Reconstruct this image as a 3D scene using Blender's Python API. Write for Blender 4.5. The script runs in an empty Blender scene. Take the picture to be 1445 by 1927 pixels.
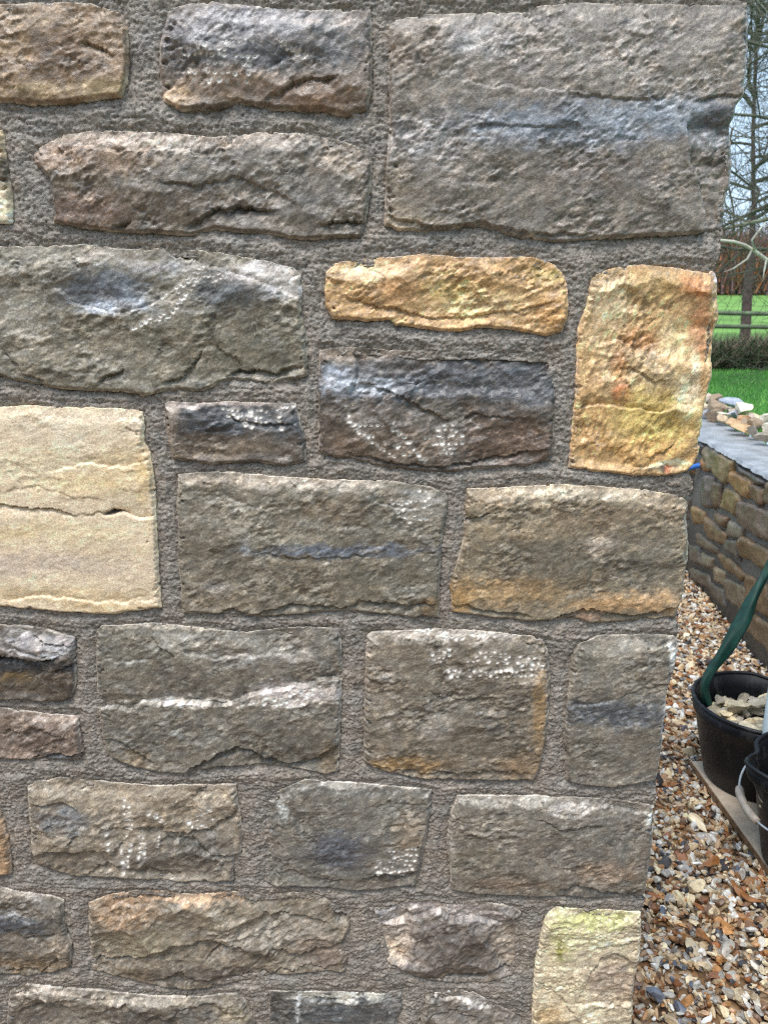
import bpy, math, random
import numpy as np

# ------------------------------------------------------------------ camera, sky, sun, exposure
SC = bpy.context.scene
PITCH = math.radians(15.0); FPX = 1450.0; CAMH = 1.15
cam = bpy.data.cameras.new("camera"); camo = bpy.data.objects.new("camera", cam)
SC.collection.objects.link(camo); SC.camera = camo
camo.location = (0, 0, CAMH); camo.rotation_euler = (math.pi/2 - PITCH, 0, 0)
cam.sensor_fit = 'VERTICAL'; cam.sensor_height = 36.0; cam.lens = FPX/1927*36.0
cam.clip_start = 0.02; cam.clip_end = 2000
cam.dof.use_dof = True; cam.dof.focus_distance = 0.84; cam.dof.aperture_fstop = 13.0
SUN_ELEV, SUN_AZ = math.radians(64), math.radians(205)      # azimuth clockwise from +Y (north)
w = bpy.data.worlds.new("World"); SC.world = w; w.use_nodes = True
nt = w.node_tree; nt.nodes.clear()
sky = nt.nodes.new('ShaderNodeTexSky'); sky.sky_type = 'NISHITA'; sky.sun_disc = False
sky.sun_elevation = SUN_ELEV; sky.sun_rotation = SUN_AZ
sky.air_density = 1.0; sky.dust_density = 6.0; sky.ozone_density = 1.0
tcw = nt.nodes.new('ShaderNodeTexCoord'); cn = nt.nodes.new('ShaderNodeTexNoise')
cn.inputs['Scale'].default_value = 2.2; cn.inputs['Detail'].default_value = 5
mpw = nt.nodes.new('ShaderNodeMapping'); mpw.inputs['Scale'].default_value = (1, 1, 2.5)
crw = nt.nodes.new('ShaderNodeValToRGB')                      # overcast: pale cloud over most of the sky
crw.color_ramp.elements[0].position = 0.3; crw.color_ramp.elements[0].color = (3.9, 5.6, 7.6, 1)
crw.color_ramp.elements[1].position = 0.75; crw.color_ramp.elements[1].color = (6.4, 8.1, 9.8, 1)
mxw = nt.nodes.new('ShaderNodeMix'); mxw.data_type = 'RGBA'; mxw.inputs[0].default_value = 0.72
bg = nt.nodes.new('ShaderNodeBackground'); bg.inputs['Strength'].default_value = 0.11
wo = nt.nodes.new('ShaderNodeOutputWorld')
L = nt.links.new
L(tcw.outputs['Generated'], mpw.inputs[0]); L(mpw.outputs[0], cn.inputs['Vector']); L(cn.outputs[0], crw.inputs[0])
L(sky.outputs[0], mxw.inputs[6]); L(crw.outputs[0], mxw.inputs[7]); L(mxw.outputs[2], bg.inputs['Color']); L(bg.outputs[0], wo.inputs[0])
sl = bpy.data.lights.new("sun", 'SUN'); sl.energy = 1.5; sl.angle = math.radians(22); sl.color = (1.0, 0.975, 0.94)
so = bpy.data.objects.new("sun", sl); SC.collection.objects.link(so)
sd = np.array([math.sin(SUN_AZ)*math.cos(SUN_ELEV), math.cos(SUN_AZ)*math.cos(SUN_ELEV), math.sin(SUN_ELEV)])
from mathutils import Vector
so.rotation_euler = Vector(-sd).to_track_quat('-Z', 'Y').to_euler()
so.location = (0, -3, 6)
vs = SC.view_settings
SC.display_settings.display_device = 'sRGB'
vs.view_transform = 'Standard'; vs.look = 'None'; vs.gamma = 1.0; vs.use_curve_mapping = False
vs.exposure = 0.88
SC.cycles.use_denoising = False; SC.cycles.pixel_filter_type = 'BLACKMAN_HARRIS'; SC.cycles.filter_width = 1.05
SC.cycles.max_bounces = 6; SC.cycles.diffuse_bounces = 3; SC.cycles.glossy_bounces = 3; SC.cycles.transmission_bounces = 4

# ------------------------------------------------------------------ helpers
def lin(c):
    c = np.asarray(c, float)/255.0
    return np.where(c <= 0.04045, c/12.92, ((c+0.055)/1.055)**2.4)
def tag(o, label=None, cat=None, group=None, kind=None):
    if label: o['label'] = label
    if cat: o['category'] = cat
    if group: o['group'] = group
    if kind: o['kind'] = kind
    return o
def empty(name, loc=(0, 0, 0), rot=(0, 0, 0)):
    o = bpy.data.objects.new(name, None); SC.collection.objects.link(o)
    o.location = loc; o.rotation_euler = rot; o.empty_display_size = 0.1
    return o
def mesh_np(name, V, faces, mat=None, parent=None, smooth=True, col=None, loc=None):
    """faces: (n,3) or (n,4) int array, or a list of such arrays"""
    me = bpy.data.meshes.new(name)
    fl = faces if isinstance(faces, list) else [faces]
    fl = [np.asarray(f, np.int32) for f in fl if len(f)]
    V = np.asarray(V, np.float32)
    loops = np.concatenate([f.ravel() for f in fl]); tot = np.concatenate([np.full(len(f), f.shape[1], np.int32) for f in fl])
    start = np.concatenate([[0], np.cumsum(tot)[:-1]]).astype(np.int32)
    me.vertices.add(len(V)); me.vertices.foreach_set('co', V.ravel())
    me.loops.add(len(loops)); me.loops.foreach_set('vertex_index', loops)
    me.polygons.add(len(tot)); me.polygons.foreach_set('loop_start', start); me.polygons.foreach_set('loop_total', tot)
    me.polygons.foreach_set('use_smooth', np.full(len(tot), bool(smooth)))
    if col is not None:
        a = me.color_attributes.new('col', 'FLOAT_COLOR', 'POINT')
        a.data.foreach_set('color', np.concatenate([np.asarray(col, np.float32), np.ones((len(V), 1), np.float32)], 1).ravel())
    me.update(calc_edges=True); me.validate()
    if mat: me.materials.append(mat)
    o = bpy.data.objects.new(name, me); SC.collection.objects.link(o)
    if parent is not None: o.parent = parent
    if loc is not None: o.location = loc
    return o
class MB:
    """collects verts and faces of one mesh"""
    def __init__(s): s.v = []; s.q = []; s.t = []; s.c = []; s.n = 0
    def add(s, V, q=None, t=None, col=None):
        V = np.asarray(V, float)
        if q is not None and len(q): s.q.append(np.asarray(q, int)+s.n)
        if t is not None and len(t): s.t.append(np.asarray(t, int)+s.n)
        s.v.append(V); s.n += len(V)
        if col is not None: s.c.append(np.broadcast_to(np.asarray(col, float), (len(V), 3)))
    def box(s, x0, x1, y0, y1, z0, z1, col=None):
        V = [(x, y, z) for z in (z0, z1) for y in (y0, y1) for x in (x0, x1)]
        s.add(V, q=[(0,2,3,1),(4,5,7,6),(0,1,5,4),(2,6,7,3),(0,4,6,2),(1,3,7,5)], col=col)
    def tube(s, P, R, n=8, cap=True, col=None):
        P = np.asarray(P, float); m = len(P); R = np.broadcast_to(np.asarray(R, float), (m,))
        T = np.gradient(P, axis=0); T /= np.linalg.norm(T, axis=1)[:, None]+1e-12
        up = np.array([0, 0, 1.0]) if abs(T[0, 2]) < 0.9 else np.array([1.0, 0, 0])
        N = np.cross(T[0], up); N /= np.linalg.norm(N); ring = []
        for i in range(m):
            N = N-T[i]*np.dot(N, T[i]); N /= np.linalg.norm(N)+1e-12; B = np.cross(T[i], N)
            a = np.arange(n)/n*2*math.pi
            ring.append(P[i]+R[i]*(np.cos(a)[:, None]*N+np.sin(a)[:, None]*B))
        V = np.concatenate(ring); q = []
        i = np.arange(m-1)[:, None]*n; j = np.arange(n)[None, :]; k = (j+1) % n
        q = np.stack([i+j, i+k, i+n+k, i+n+j], -1).reshape(-1, 4); t = None
        if cap:
            V = np.concatenate([V, P[:1], P[-1:]]); c0 = m*n; c1 = c0+1; j = np.arange(n); k = (j+1) % n
            t = np.concatenate([np.stack([np.full(n, c0), k, j], 1), np.stack([np.full(n, c1), (m-1)*n+j, (m-1)*n+k], 1)])
        s.add(V, q=q, t=t, col=col)
    def build(s, name, mat=None, parent=None, smooth=True, loc=None):
        F = []
        if s.q: F.append(np.concatenate(s.q))
        if s.t: F.append(np.concatenate(s.t))
        return mesh_np(name, np.concatenate(s.v), F, mat, parent, smooth, np.concatenate(s.c) if s.c else None, loc)

def _hash(ix, iy, seed):
    h = (ix.astype(np.int64)*374761393+iy.astype(np.int64)*668265263+seed*982451653) & 0xFFFFFFFF
    h = ((h ^ (h >> 13))*1274126177) & 0xFFFFFFFF
    h = ((h ^ (h >> 16))*2246822519) & 0xFFFFFFFF
    return (h ^ (h >> 15)) & 0xFFFFFFFF
def perlin(x, y, seed=0):
    xi = np.floor(x); yi = np.floor(y); fx = x-xi; fy = y-yi; xi = xi.astype(np.int64); yi = yi.astype(np.int64)
    ux = fx*fx*fx*(fx*(fx*6-15)+10); uy = fy*fy*fy*(fy*(fy*6-15)+10); r = []
    for dx, dy in ((0, 0), (1, 0), (0, 1), (1, 1)):
        a = _hash(xi+dx, yi+dy, seed)*(2*math.pi/4294967296.0)
        r.append(np.cos(a)*(fx-dx)+np.sin(a)*(fy-dy))
    return 1.5*((r[0]*(1-ux)+r[1]*ux)*(1-uy)+(r[2]*(1-ux)+r[3]*ux)*uy)
def fbm(x, y, octv=4, seed=0, gain=0.5):
    s = 0; a = 1; n = 0
    for o in range(octv):
        s = s+a*perlin(x, y, seed+o*17); n += a; a *= gain; x = x*2.03+3.1; y = y*2.03+1.7
    return s/n
def facets(x, y, seed, tilt=1.0, k=7.0):
    """sharp-edged patchwork of tilted planes, for split rock; cell size 1"""
    xi = np.floor(x).astype(np.int64); yi = np.floor(y).astype(np.int64); S = 0; W = 0
    for dx in (-1, 0, 1):
        for dy in (-1, 0, 1):
            cx = xi+dx; cy = yi+dy
            px = cx+_hash(cx, cy, seed)/4294967296.0; py = cy+_hash(cx, cy, seed+1)/4294967296.0
            ta = _hash(cx, cy, seed+2)/4294967296.0-.5; tb = _hash(cx, cy, seed+3)/4294967296.0-.5; o = _hash(cx, cy, seed+4)/4294967296.0-.5
            ex = x-px; ey = y-py; ww = np.exp(-k*(ex*ex+ey*ey)*2.2); S = S+ww*(o*.5+tilt*(ta*ex+tb*ey)); W = W+ww
    return S/W
def sst(a, b, x):
    t = np.clip((x-a)/(b-a), 0, 1); return t*t*(3-2*t)
def unproj_y(u, v, Y):
    dx = (np.asarray(u, float)-722.5)/FPX; dy = (963.5-np.asarray(v, float))/FPX
    ry = math.cos(PITCH)+dy*math.sin(PITCH); rz = -math.sin(PITCH)+dy*math.cos(PITCH); t = Y/ry
    return dx*t, CAMH+rz*t
def proj(X, Z, Y):
    z = Z-CAMH; d = Y*math.cos(PITCH)-z*math.sin(PITCH); up = Y*math.sin(PITCH)+z*math.cos(PITCH)
    return 722.5+FPX*X/d, 963.5-FPX*up/d
def sdf(X, Z, poly):
    """signed distance, positive inside"""
    P = np.asarray(poly); Q = np.roll(P, -1, 0); best = np.full(X.shape, 1e9); ins = np.zeros(X.shape, bool)
    for (ax, az), (bx, bz) in zip(P, Q):
        ex, ez = bx-ax, bz-az; l = ex*ex+ez*ez+1e-18
        t = np.clip(((X-ax)*ex+(Z-az)*ez)/l, 0, 1)
        best = np.minimum(best, (X-ax-t*ex)**2+(Z-az-t*ez)**2)
        if abs(bz-az) > 1e-12:
            ins ^= ((az > Z) != (bz > Z)) & (X < (bx-ax)*(Z-az)/(bz-az)+ax)
    d = np.sqrt(best); return np.where(ins, d, -d)

def new_mat(name):
    m = bpy.data.materials.new(name); m.use_nodes = True; n = m.node_tree
    return m, n, n.nodes['Principled BSDF']
def node(n, t, **kw):
    x = n.nodes.new(t)
    for k, v in kw.items():
        if k in x.inputs: x.inputs[k].default_value = v
        else: setattr(x, k, v)
    return x
def attr_mat(name, rough=0.6, spec=0.4, bumps=((900, .5, .0004),), cvar=0.25, cscale=500, rvar=0.15, attrib=True, base=(.2, .2, .2), coord='Object'):
    """procedural material: colour from the object's own colour attribute (or a base colour) with fine noise, bump and gloss variation"""
    m, n, b = new_mat(name); K = n.links.new
    tc = node(n, 'ShaderNodeTexCoord')
    if attrib: src = node(n, 'ShaderNodeAttribute', attribute_name='col').outputs['Color']
    else:
        r = node(n, 'ShaderNodeRGB'); r.outputs[0].default_value = (*base, 1); src = r.outputs[0]
    nz = node(n, 'ShaderNodeTexNoise', Scale=cscale, Detail=4.0); K(tc.outputs[coord], nz.inputs['Vector'])
    mr = node(n, 'ShaderNodeMapRange'); mr.inputs[1].default_value = .3; mr.inputs[2].default_value = .7
    mr.inputs[3].default_value = 1-cvar; mr.inputs[4].default_value = 1+cvar; K(nz.outputs[0], mr.inputs[0])
    vm = node(n, 'ShaderNodeVectorMath', operation='SCALE'); K(src, vm.inputs[0]); K(mr.outputs[0], vm.inputs['Scale'])
    K(vm.outputs[0], b.inputs['Base Color'])
    n2 = node(n, 'ShaderNodeTexNoise', Scale=cscale*.23, Detail=3.0); K(tc.outputs[coord], n2.inputs['Vector'])
    m2 = node(n, 'ShaderNodeMapRange'); m2.inputs[1].default_value = .3; m2.inputs[2].default_value = .7
    m2.inputs[3].default_value = rough-rvar; m2.inputs[4].default_value = min(1, rough+rvar); K(n2.outputs[0], m2.inputs[0]); K(m2.outputs[0], b.inputs['Roughness'])
    b.inputs['Specular IOR Level'].default_value = spec
    prev = None
    for sc, st, dist in bumps:
        nb = node(n, 'ShaderNodeTexNoise', Scale=sc, Detail=4.0, Roughness=.6); K(tc.outputs[coord], nb.inputs['Vector'])
        bp = node(n, 'ShaderNodeBump', Strength=st, Distance=dist); K(nb.outputs[0], bp.inputs['Height'])
        if prev: K(prev.outputs[0], bp.inputs['Normal'])
        prev = bp
    if prev: K(prev.outputs[0], b.inputs['Normal'])
    return m
# ------------------------------------------------------------------ the near wall: outlines in photo pixels put onto the real wall plane
YF = 0.800                         # plane of the stone faces
GR = 0.00115                       # grid step of the stone faces
# name of stone -> dict: o outline, c base colour, m (dark, light) mottling, b blobs (u,v,ru,rv,colour,strength; pale top edges and ledges part bruising, part painted highlight), l ledges (kind, depth mm, reach mm, points), k peck rows
# r roughness relief mm, f facet relief mm, a grain angle deg, t top light band
ST = [
dict(n='brown rough stone at the top left corner', o=[(-130,5),(0,4),(60,0),(170,2),(225,20),(237,42),(240,100),(237,155),(226,180),(170,188),(75,197),(0,191),(-130,190)],
 c=(128,106,80), b=[(40,25,60,22,(158,140,118),.6),(120,110,60,50,(104,80,58),.6),(200,165,60,20,(150,132,92),.6),(70,170,60,16,(150,130,88),.5),(30,80,30,30,(140,118,88),.5)], r=1.9, f=2.6, a=20,
 l=[('D',3,14,[(150,75),(190,90),(215,105)])]),
dict(n='slate grey and brown stone with white peck marks in the top row', o=[(306,47),(315,18),(345,5),(400,0),(435,4),(512,12),(589,15),(697,14),(701,77),(700,170),(690,205),(650,219),(604,207),(512,205),(445,192),(410,205),(338,207),(306,188),(298,128),(300,80)],
 c=(112,98,84), b=[(480,45,200,45,(124,124,132),.9),(470,105,120,28,(84,88,96),.85),(630,90,60,40,(92,94,96),.8),(330,90,30,60,(96,92,92),.7),(420,160,110,30,(126,106,86),.6),(600,180,90,30,(112,86,60),.8),(330,180,35,25,(150,128,100),.7),(620,40,60,14,(150,140,130),.5)],
 k=[(350,88,475,76,11),(345,100,480,108,13),(350,118,470,122,12),(355,133,470,140,10),(520,75,575,100,7),(530,85,580,112,6),(345,150,465,155,8),(360,92,440,96,7),(385,128,400,150,3)], r=1.8, f=2.8, a=35,
 l=[('L',2.5,12,[(305,95),(345,90),(360,130)]),('D',3,25,[(500,190),(560,150),(640,140)]),('D',2,16,[(420,180),(470,195),(520,200)])]),
dict(n='largest grey stone with a blue grey band, at the corner of the wall', q=1, o=[(731,46),(746,33),(803,24),(880,22),(940,20),(1000,20),(1012,8),(1100,1),(1200,3),(1300,6),(1390,8),(1409,15),(1411,50),(1407,100),(1406,134),(1402,178),(1388,196),(1382,232),(1384,270),(1386,305),(1383,335),(1379,363),(1370,384),(1370,409),(1364,435),(1334,434),(1313,439),(1282,443),(1215,444),(1112,451),(1061,456),(989,448),(947,438),(906,425),(870,428),(803,438),(751,435),(723,423),(726,335),(731,258),(733,196),(731,144),(732,90)],
 c=(120,112,102), b=[(1000,90,330,70,(134,126,119),.75),(1250,110,150,70,(138,130,122),.6),(1080,235,230,42,(104,116,132),.95),(1260,215,110,35,(112,126,142),.9),(800,270,90,40,(138,136,138),.6),(1350,225,32,26,(84,86,92),.7),(1345,262,34,16,(150,158,172),.6),(1000,350,330,60,(112,104,92),.7),(780,90,50,60,(118,104,86),.6),(740,420,80,18,(160,142,112),.5),(745,380,30,80,(140,124,100),.4),(1120,330,120,40,(116,104,98),.5),(1392,52,16,16,(98,88,70),.9),(900,80,60,30,(142,142,146),.5),(1352,300,22,12,(88,80,72),.7)],
 l=[('D',2,14,[(1060,172),(1110,180),(1200,183),(1260,186)]),('D',3,16,[(1310,187),(1350,177),(1404,180)]),('V',6,0,[(1298,215),(1299,290),(1310,330),(1326,371),(1326,445)]),('D',3,30,[(723,405),(803,428),(906,415),(1000,440),(1120,438)]),('L',1.2,20,[(860,150),(980,165),(1100,172)]),('D',1.5,15,[(880,230),(1000,240),(1100,232)])], r=1.7, f=1.5, a=24, p=1.0),
dict(n='long brown grey stone with a pale top edge in the second row', o=[(59,287),(77,271),(118,251),(179,243),(287,246),(399,256),(486,248),(563,248),(640,261),(686,279),(700,302),(699,358),(689,410),(678,446),(635,448),(563,450),(512,440),(435,435),(404,431),(358,443),(307,440),(205,435),(148,428),(100,417),(102,400),(90,333),(64,307)],
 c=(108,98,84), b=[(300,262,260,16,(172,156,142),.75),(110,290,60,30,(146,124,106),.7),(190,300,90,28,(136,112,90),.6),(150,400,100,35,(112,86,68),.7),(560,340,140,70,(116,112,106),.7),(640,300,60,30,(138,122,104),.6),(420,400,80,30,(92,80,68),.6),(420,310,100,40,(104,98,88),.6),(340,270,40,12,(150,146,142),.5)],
 l=[('D',5,26,[(350,424),(375,406),(400,394),(430,391),(466,388),(520,400)]),('D',4,16,[(205,430),(225,424),(245,412)]),('D',5,16,[(605,422),(625,415),(660,413),(686,420)]),('L',2.5,16,[(80,300),(150,272),(220,285),(300,275),(400,290)]),('D',2,30,[(300,340),(380,350),(440,330),(560,380)])], r=1.8, f=2.6, a=38),
dict(n='sliver of dark and cream stone at the left edge', o=[(-130,250),(0,243),(8,290),(14,330),(18,360),(20,400),(18,418),(0,420),(-130,420)], c=(110,98,76), b=[(0,395,60,45,(200,184,150),.95),(0,260,40,30,(180,160,120),.8)], r=1.5, f=2, a=0),
dict(n='wide grey stone with a blue hollow and a slanting chain of peck marks', o=[(-150,463),(0,463),(87,463),(154,459),(235,468),(287,466),(389,471),(440,480),(492,489),(553,504),(566,517),(568,553),(566,589),(579,640),(579,707),(558,714),(512,724),(435,716),(379,737),(307,737),(266,747),(230,737),(174,737),(102,732),(26,717),(0,709),(-150,705)],
 c=(118,112,96), b=[(190,545,85,38,(84,98,114),.95),(225,575,70,16,(150,164,186),.6),(430,545,70,38,(84,92,98),.85),(300,500,70,20,(150,152,160),.6),(500,515,70,22,(166,160,158),.8),(535,552,40,16,(158,156,156),.8),(120,640,130,50,(124,116,98),.6),(380,650,140,50,(112,106,88),.6),(60,510,90,40,(132,126,114),.5),(510,660,60,40,(106,102,86),.5),(190,480,60,12,(142,132,120),.6),(35,600,40,40,(138,136,130),.4)],
 k=[(232,625,300,600,9),(250,617,310,590,8),(285,570,350,530,8),(310,605,345,555,8),(320,595,370,530,9),(350,525,420,515,9),(365,510,400,497,5),(400,530,435,520,5),(335,548,380,505,6)],
 l=[('L',3.5,22,[(300,470),(330,484),(380,495),(440,512),(480,530),(560,560)]),('D',4,20,[(180,722),(200,704),(235,694)]),('D',4,18,[(305,718),(340,710),(362,690),(378,655)]),('D',5,22,[(425,708),(450,692),(470,698),(520,700),(560,690)]),('D',2.5,25,[(0,640),(20,680),(50,705),(90,718)]),('L',2.2,40,[(90,530),(150,575),(230,590),(300,565),(345,525)]),('D',2,20,[(405,645),(430,668),(455,685)])], r=1.6, f=2.4, a=22, p=.6),
dict(n='small ochre stone in the middle row', o=[(612,515),(625,495),(680,487),(760,481),(800,477),(880,484),(1000,482),(1045,497),(1065,520),(1070,560),(1068,600),(1060,625),(1030,633),(970,622),(920,617),(850,625),(790,617),(740,612),(735,602),(690,605),(625,600),(612,575),(610,545)],
 c=(184,146,92), b=[(690,510,70,22,(208,178,136),.7),(800,500,80,14,(200,160,112),.6),(900,570,100,26,(204,176,124),.6),(1020,515,40,16,(150,138,60),.7),(840,545,60,20,(190,166,84),.5),(750,545,50,25,(168,124,74),.6),(960,520,60,24,(170,132,74),.6),(1035,590,30,30,(190,140,70),.6)], r=2.6, f=4.0, a=25, ledge_n=1,
 l=[('D',2,14,[(640,560),(720,575),(820,600),(930,590),(1040,570)])]),
dict(n='tall ochre and rust stone at the corner of the wall', q=1, o=[(1107,567),(1115,526),(1128,513),(1160,503),(1195,497),(1267,502),(1300,508),(1339,516),(1344,508),(1354,526),(1355,557),(1357,608),(1350,634),(1347,670),(1342,711),(1329,760),(1326,777),(1319,829),(1316,860),(1308,878),(1295,891),(1257,896),(1215,898),(1164,893),(1112,888),(1071,883),(1074,844),(1081,777),(1084,742),(1089,618)],
 c=(190,154,100), b=[(1150,560,45,50,(200,176,138),.7),(1230,540,60,25,(176,148,84),.5),(1200,690,60,50,(172,152,112),.6),(1305,540,28,20,(196,124,56),.8),(1322,620,18,60,(200,134,84),.7),(1350,515,9,16,(190,196,212),.95),(1170,740,18,18,(206,104,54),.85),(1165,690,14,34,(196,130,66),.6),(1270,640,30,40,(208,184,134),.7),(1205,640,30,22,(188,124,52),.7),(1230,790,80,60,(192,166,78),.85),(1290,740,20,40,(212,196,158),.7),(1200,845,90,22,(196,150,74),.7),(1110,800,30,70,(198,154,88),.6),(1255,878,36,9,(216,206,168),.8),(1246,883,12,6,(70,64,60),.8),(1258,884,10,5,(200,110,60),.9),(1310,700,10,50,(222,204,170),.5),(1240,715,40,20,(164,148,110),.6),(1135,630,30,40,(196,168,124),.5)],
 l=[('V',3.0,0,[(1268,600),(1274,650),(1280,690)]),('L',2.5,20,[(1130,650),(1170,640),(1200,660),(1250,640)]),('D',2.5,14,[(1160,700),(1190,690),(1230,720),(1260,715)]),('L',2.5,16,[(1090,770),(1150,760),(1230,775),(1300,760)]),('D',2.5,14,[(1215,862),(1250,850),(1270,838)]),('L',3,8,[(1190,880),(1230,872),(1290,885)]),('V',3.5,0,[(1336,520),(1338,620),(1330,700)])], r=1.7, f=4.2, a=60, p=.8),
dict(n='dark slate stone with brown foot and rows of white peck marks', o=[(599,660),(650,653),(700,655),(803,665),(906,662),(1040,670),(1050,682),(1048,700),(1045,777),(1041,855),(1030,870),(989,878),(916,883),(880,886),(829,893),(767,885),(700,878),(660,866),(614,859),(599,848),(598,751)],
 c=(96,86,76), b=[(780,715,200,40,(78,84,94),.95),(980,725,90,40,(74,80,88),.9),(635,715,36,30,(120,132,150),.7),(700,728,60,14,(134,146,162),.6),(640,680,30,14,(110,104,94),.8),(820,668,220,10,(140,126,112),.7),(730,840,120,30,(110,94,78),.7),(960,830,90,40,(104,84,70),.8),(820,780,60,30,(98,92,84),.6),(740,690,60,20,(100,94,90),.5),(640,840,40,30,(100,84,70),.6)],
 k=[(650,765,665,800,5),(655,795,740,860,12),(668,800,720,800,6),(675,812,760,845,10),(740,800,800,870,10),(760,855,810,865,6),(800,825,870,820,9),(805,835,870,835,8),(815,845,865,845,6),(825,810,860,812,4),(835,800,850,800,2),(740,810,770,830,4),(815,855,850,853,4)],
 l=[('V',4,0,[(665,658),(672,690),(660,745)]),('D',3,26,[(672,720),(720,732),(760,748),(800,775),(850,790)]),('L',3,22,[(700,770),(750,735),(800,720)]),('D',3,20,[(650,850),(730,870),(830,880),(900,865),(1040,845)]),('D',2,20,[(860,800),(900,780),(1000,790)])], r=1.5, f=3.2, a=20),
dict(n='large cream stone split by a level crack, at the left edge', o=[(-150,768),(0,767),(56,764),(87,767),(154,767),(246,772),(266,777),(271,797),(269,833),(282,854),(289,915),(292,956),(294,1007),(297,1069),(302,1145),(256,1151),(220,1157),(179,1158),(102,1153),(41,1148),(0,1143),(-150,1140)],
 cc=.45, c=(208,188,156), mod=lambda u, v: np.where(v > 965, .45, 1.0), b=[(150,800,180,26,(204,190,164),.6),(60,880,90,40,(216,200,160),.6),(120,830,30,20,(224,214,190),.5),(220,890,70,40,(210,182,124),.6),(60,1060,130,22,(180,164,152),.85),(220,1075,80,20,(186,170,150),.7),(100,1120,160,14,(202,176,122),.6),(270,890,16,50,(204,168,98),.7),(120,1000,140,22,(212,194,150),.6),(30,1000,60,14,(206,176,114),.5),(200,1140,80,9,(198,164,100),.7),(150,910,60,20,(218,186,120),.5)],
 l=[('D',4.5,8,[(-100,952),(20,952),(45,951),(55,958),(90,956),(108,963),(150,967)]),('D',1.6,5,[(150,967),(195,966),(232,966)]),('L',3.5,12,[(200,968),(232,966),(292,977)]),('L',1.6,22,[(90,885),(170,870),(240,880),(285,860)]),('D',1.5,10,[(228,805),(250,812),(272,806)]),('D',.7,12,[(0,925),(70,915),(140,935),(200,940)]),('L',1.8,10,[(0,1128),(90,1122),(180,1132),(300,1128)])], h=[(216,965,17,5,4,(74,66,66))], r=.8, f=.9, a=12, p=.4),
dict(n='small dark slate stone with white peck marks along its top', o=[(302,756),(358,759),(440,757),(500,759),(556,759),(563,787),(574,823),(576,869),(538,879),(486,871),(440,873),(399,876),(358,869),(323,866),(312,833),(307,792)],
 c=(92,84,76), b=[(430,790,120,26,(66,72,80),.95),(545,800,30,30,(74,80,86),.8),(320,800,16,45,(126,112,98),.8),(400,850,120,18,(114,100,82),.8),(430,762,130,7,(158,146,140),.7),(365,835,40,16,(98,88,76),.5)],
 k=[(418,770,500,775,10),(430,782,490,785,8),(455,792,500,795,6),(460,800,475,803,2),(520,770,550,765,4),(525,785,530,805,3)],
 l=[('D',3,16,[(420,778),(450,790),(500,800),(560,790)]),('V',-2,0,[(318,770),(324,860)])], r=1.4, f=2.6, a=15),
dict(n='wide grey stone with a thin blue band and white peck marks', o=[(333,895),(410,889),(486,895),(614,905),(700,906),(740,907),(777,914),(829,922),(842,937),(842,963),(835,989),(829,1050),(826,1164),(767,1164),(740,1161),(691,1156),(614,1153),(553,1161),(492,1166),(410,1158),(369,1156),(341,1158),(335,1058),(332,956)],
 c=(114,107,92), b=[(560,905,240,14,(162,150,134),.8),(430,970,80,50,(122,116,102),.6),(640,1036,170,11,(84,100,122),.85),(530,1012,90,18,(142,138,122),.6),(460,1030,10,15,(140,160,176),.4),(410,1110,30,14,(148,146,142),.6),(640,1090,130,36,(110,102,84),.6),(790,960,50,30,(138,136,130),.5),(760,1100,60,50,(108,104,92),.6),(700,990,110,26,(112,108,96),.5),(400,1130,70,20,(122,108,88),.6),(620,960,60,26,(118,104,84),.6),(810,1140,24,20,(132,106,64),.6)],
 k=[(735,940,800,925,8),(740,950,808,938,9),(750,962,808,950,7),(760,975,805,965,6),(770,983,800,976,4)],
 l=[('D',4,22,[(395,1160),(430,1148),(490,1156),(540,1142),(575,1136),(640,1143),(700,1132),(760,1140),(826,1132)]),('L',2,16,[(700,940),(740,955),(790,960)]),('L',1.5,20,[(380,945),(420,935),(470,950)]),('D',1.5,16,[(470,1040),(560,1050),(700,1045)])], r=1.5, f=1.8, a=22, p=.7),
dict(n='brown grey stone with an ochre foot, at the corner of the wall', q=1, o=[(880,922),(958,919),(1035,914),(1112,916),(1215,924),(1277,935),(1290,940),(1296,947),(1297,985),(1300,1030),(1299,1058),(1295,1090),(1290,1120),(1282,1138),(1278,1150),(1272,1165),(1241,1169),(1164,1174),(1112,1176),(1081,1167),(989,1172),(932,1166),(849,1154),(847,1102),(860,1061),(873,1009),(874,980),(878,972),(874,955),(878,940)],
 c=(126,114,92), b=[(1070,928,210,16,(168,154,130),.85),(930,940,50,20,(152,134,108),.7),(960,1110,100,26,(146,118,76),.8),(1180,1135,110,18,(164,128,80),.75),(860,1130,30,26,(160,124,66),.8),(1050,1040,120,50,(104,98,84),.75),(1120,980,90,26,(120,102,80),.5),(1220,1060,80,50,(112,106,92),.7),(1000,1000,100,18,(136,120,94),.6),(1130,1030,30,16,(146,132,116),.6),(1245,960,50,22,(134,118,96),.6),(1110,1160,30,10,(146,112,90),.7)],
 l=[('D',5,22,[(1041,1168),(1060,1158),(1110,1146),(1160,1156),(1185,1161),(1220,1156),(1280,1142)]),('D',3,10,[(868,974),(895,974),(925,962)]),('V',1.6,0,[(1108,1060),(1110,1110),(1122,1130)]),('D',3,18,[(849,1140),(932,1150),(1000,1160)]),('D',1.2,8,[(925,950),(960,960),(1010,965)]),('V',3,0,[(1291,950),(1292,1060),(1288,1120)])], r=1.5, f=1.4, a=20, p=.7),
dict(n='dark layered stone with a pale slab on top, at the left edge', o=[(-150,1176),(0,1179),(40,1181),(77,1186),(138,1204),(141,1238),(141,1290),(133,1316),(102,1325),(0,1321),(-150,1318)],
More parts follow.
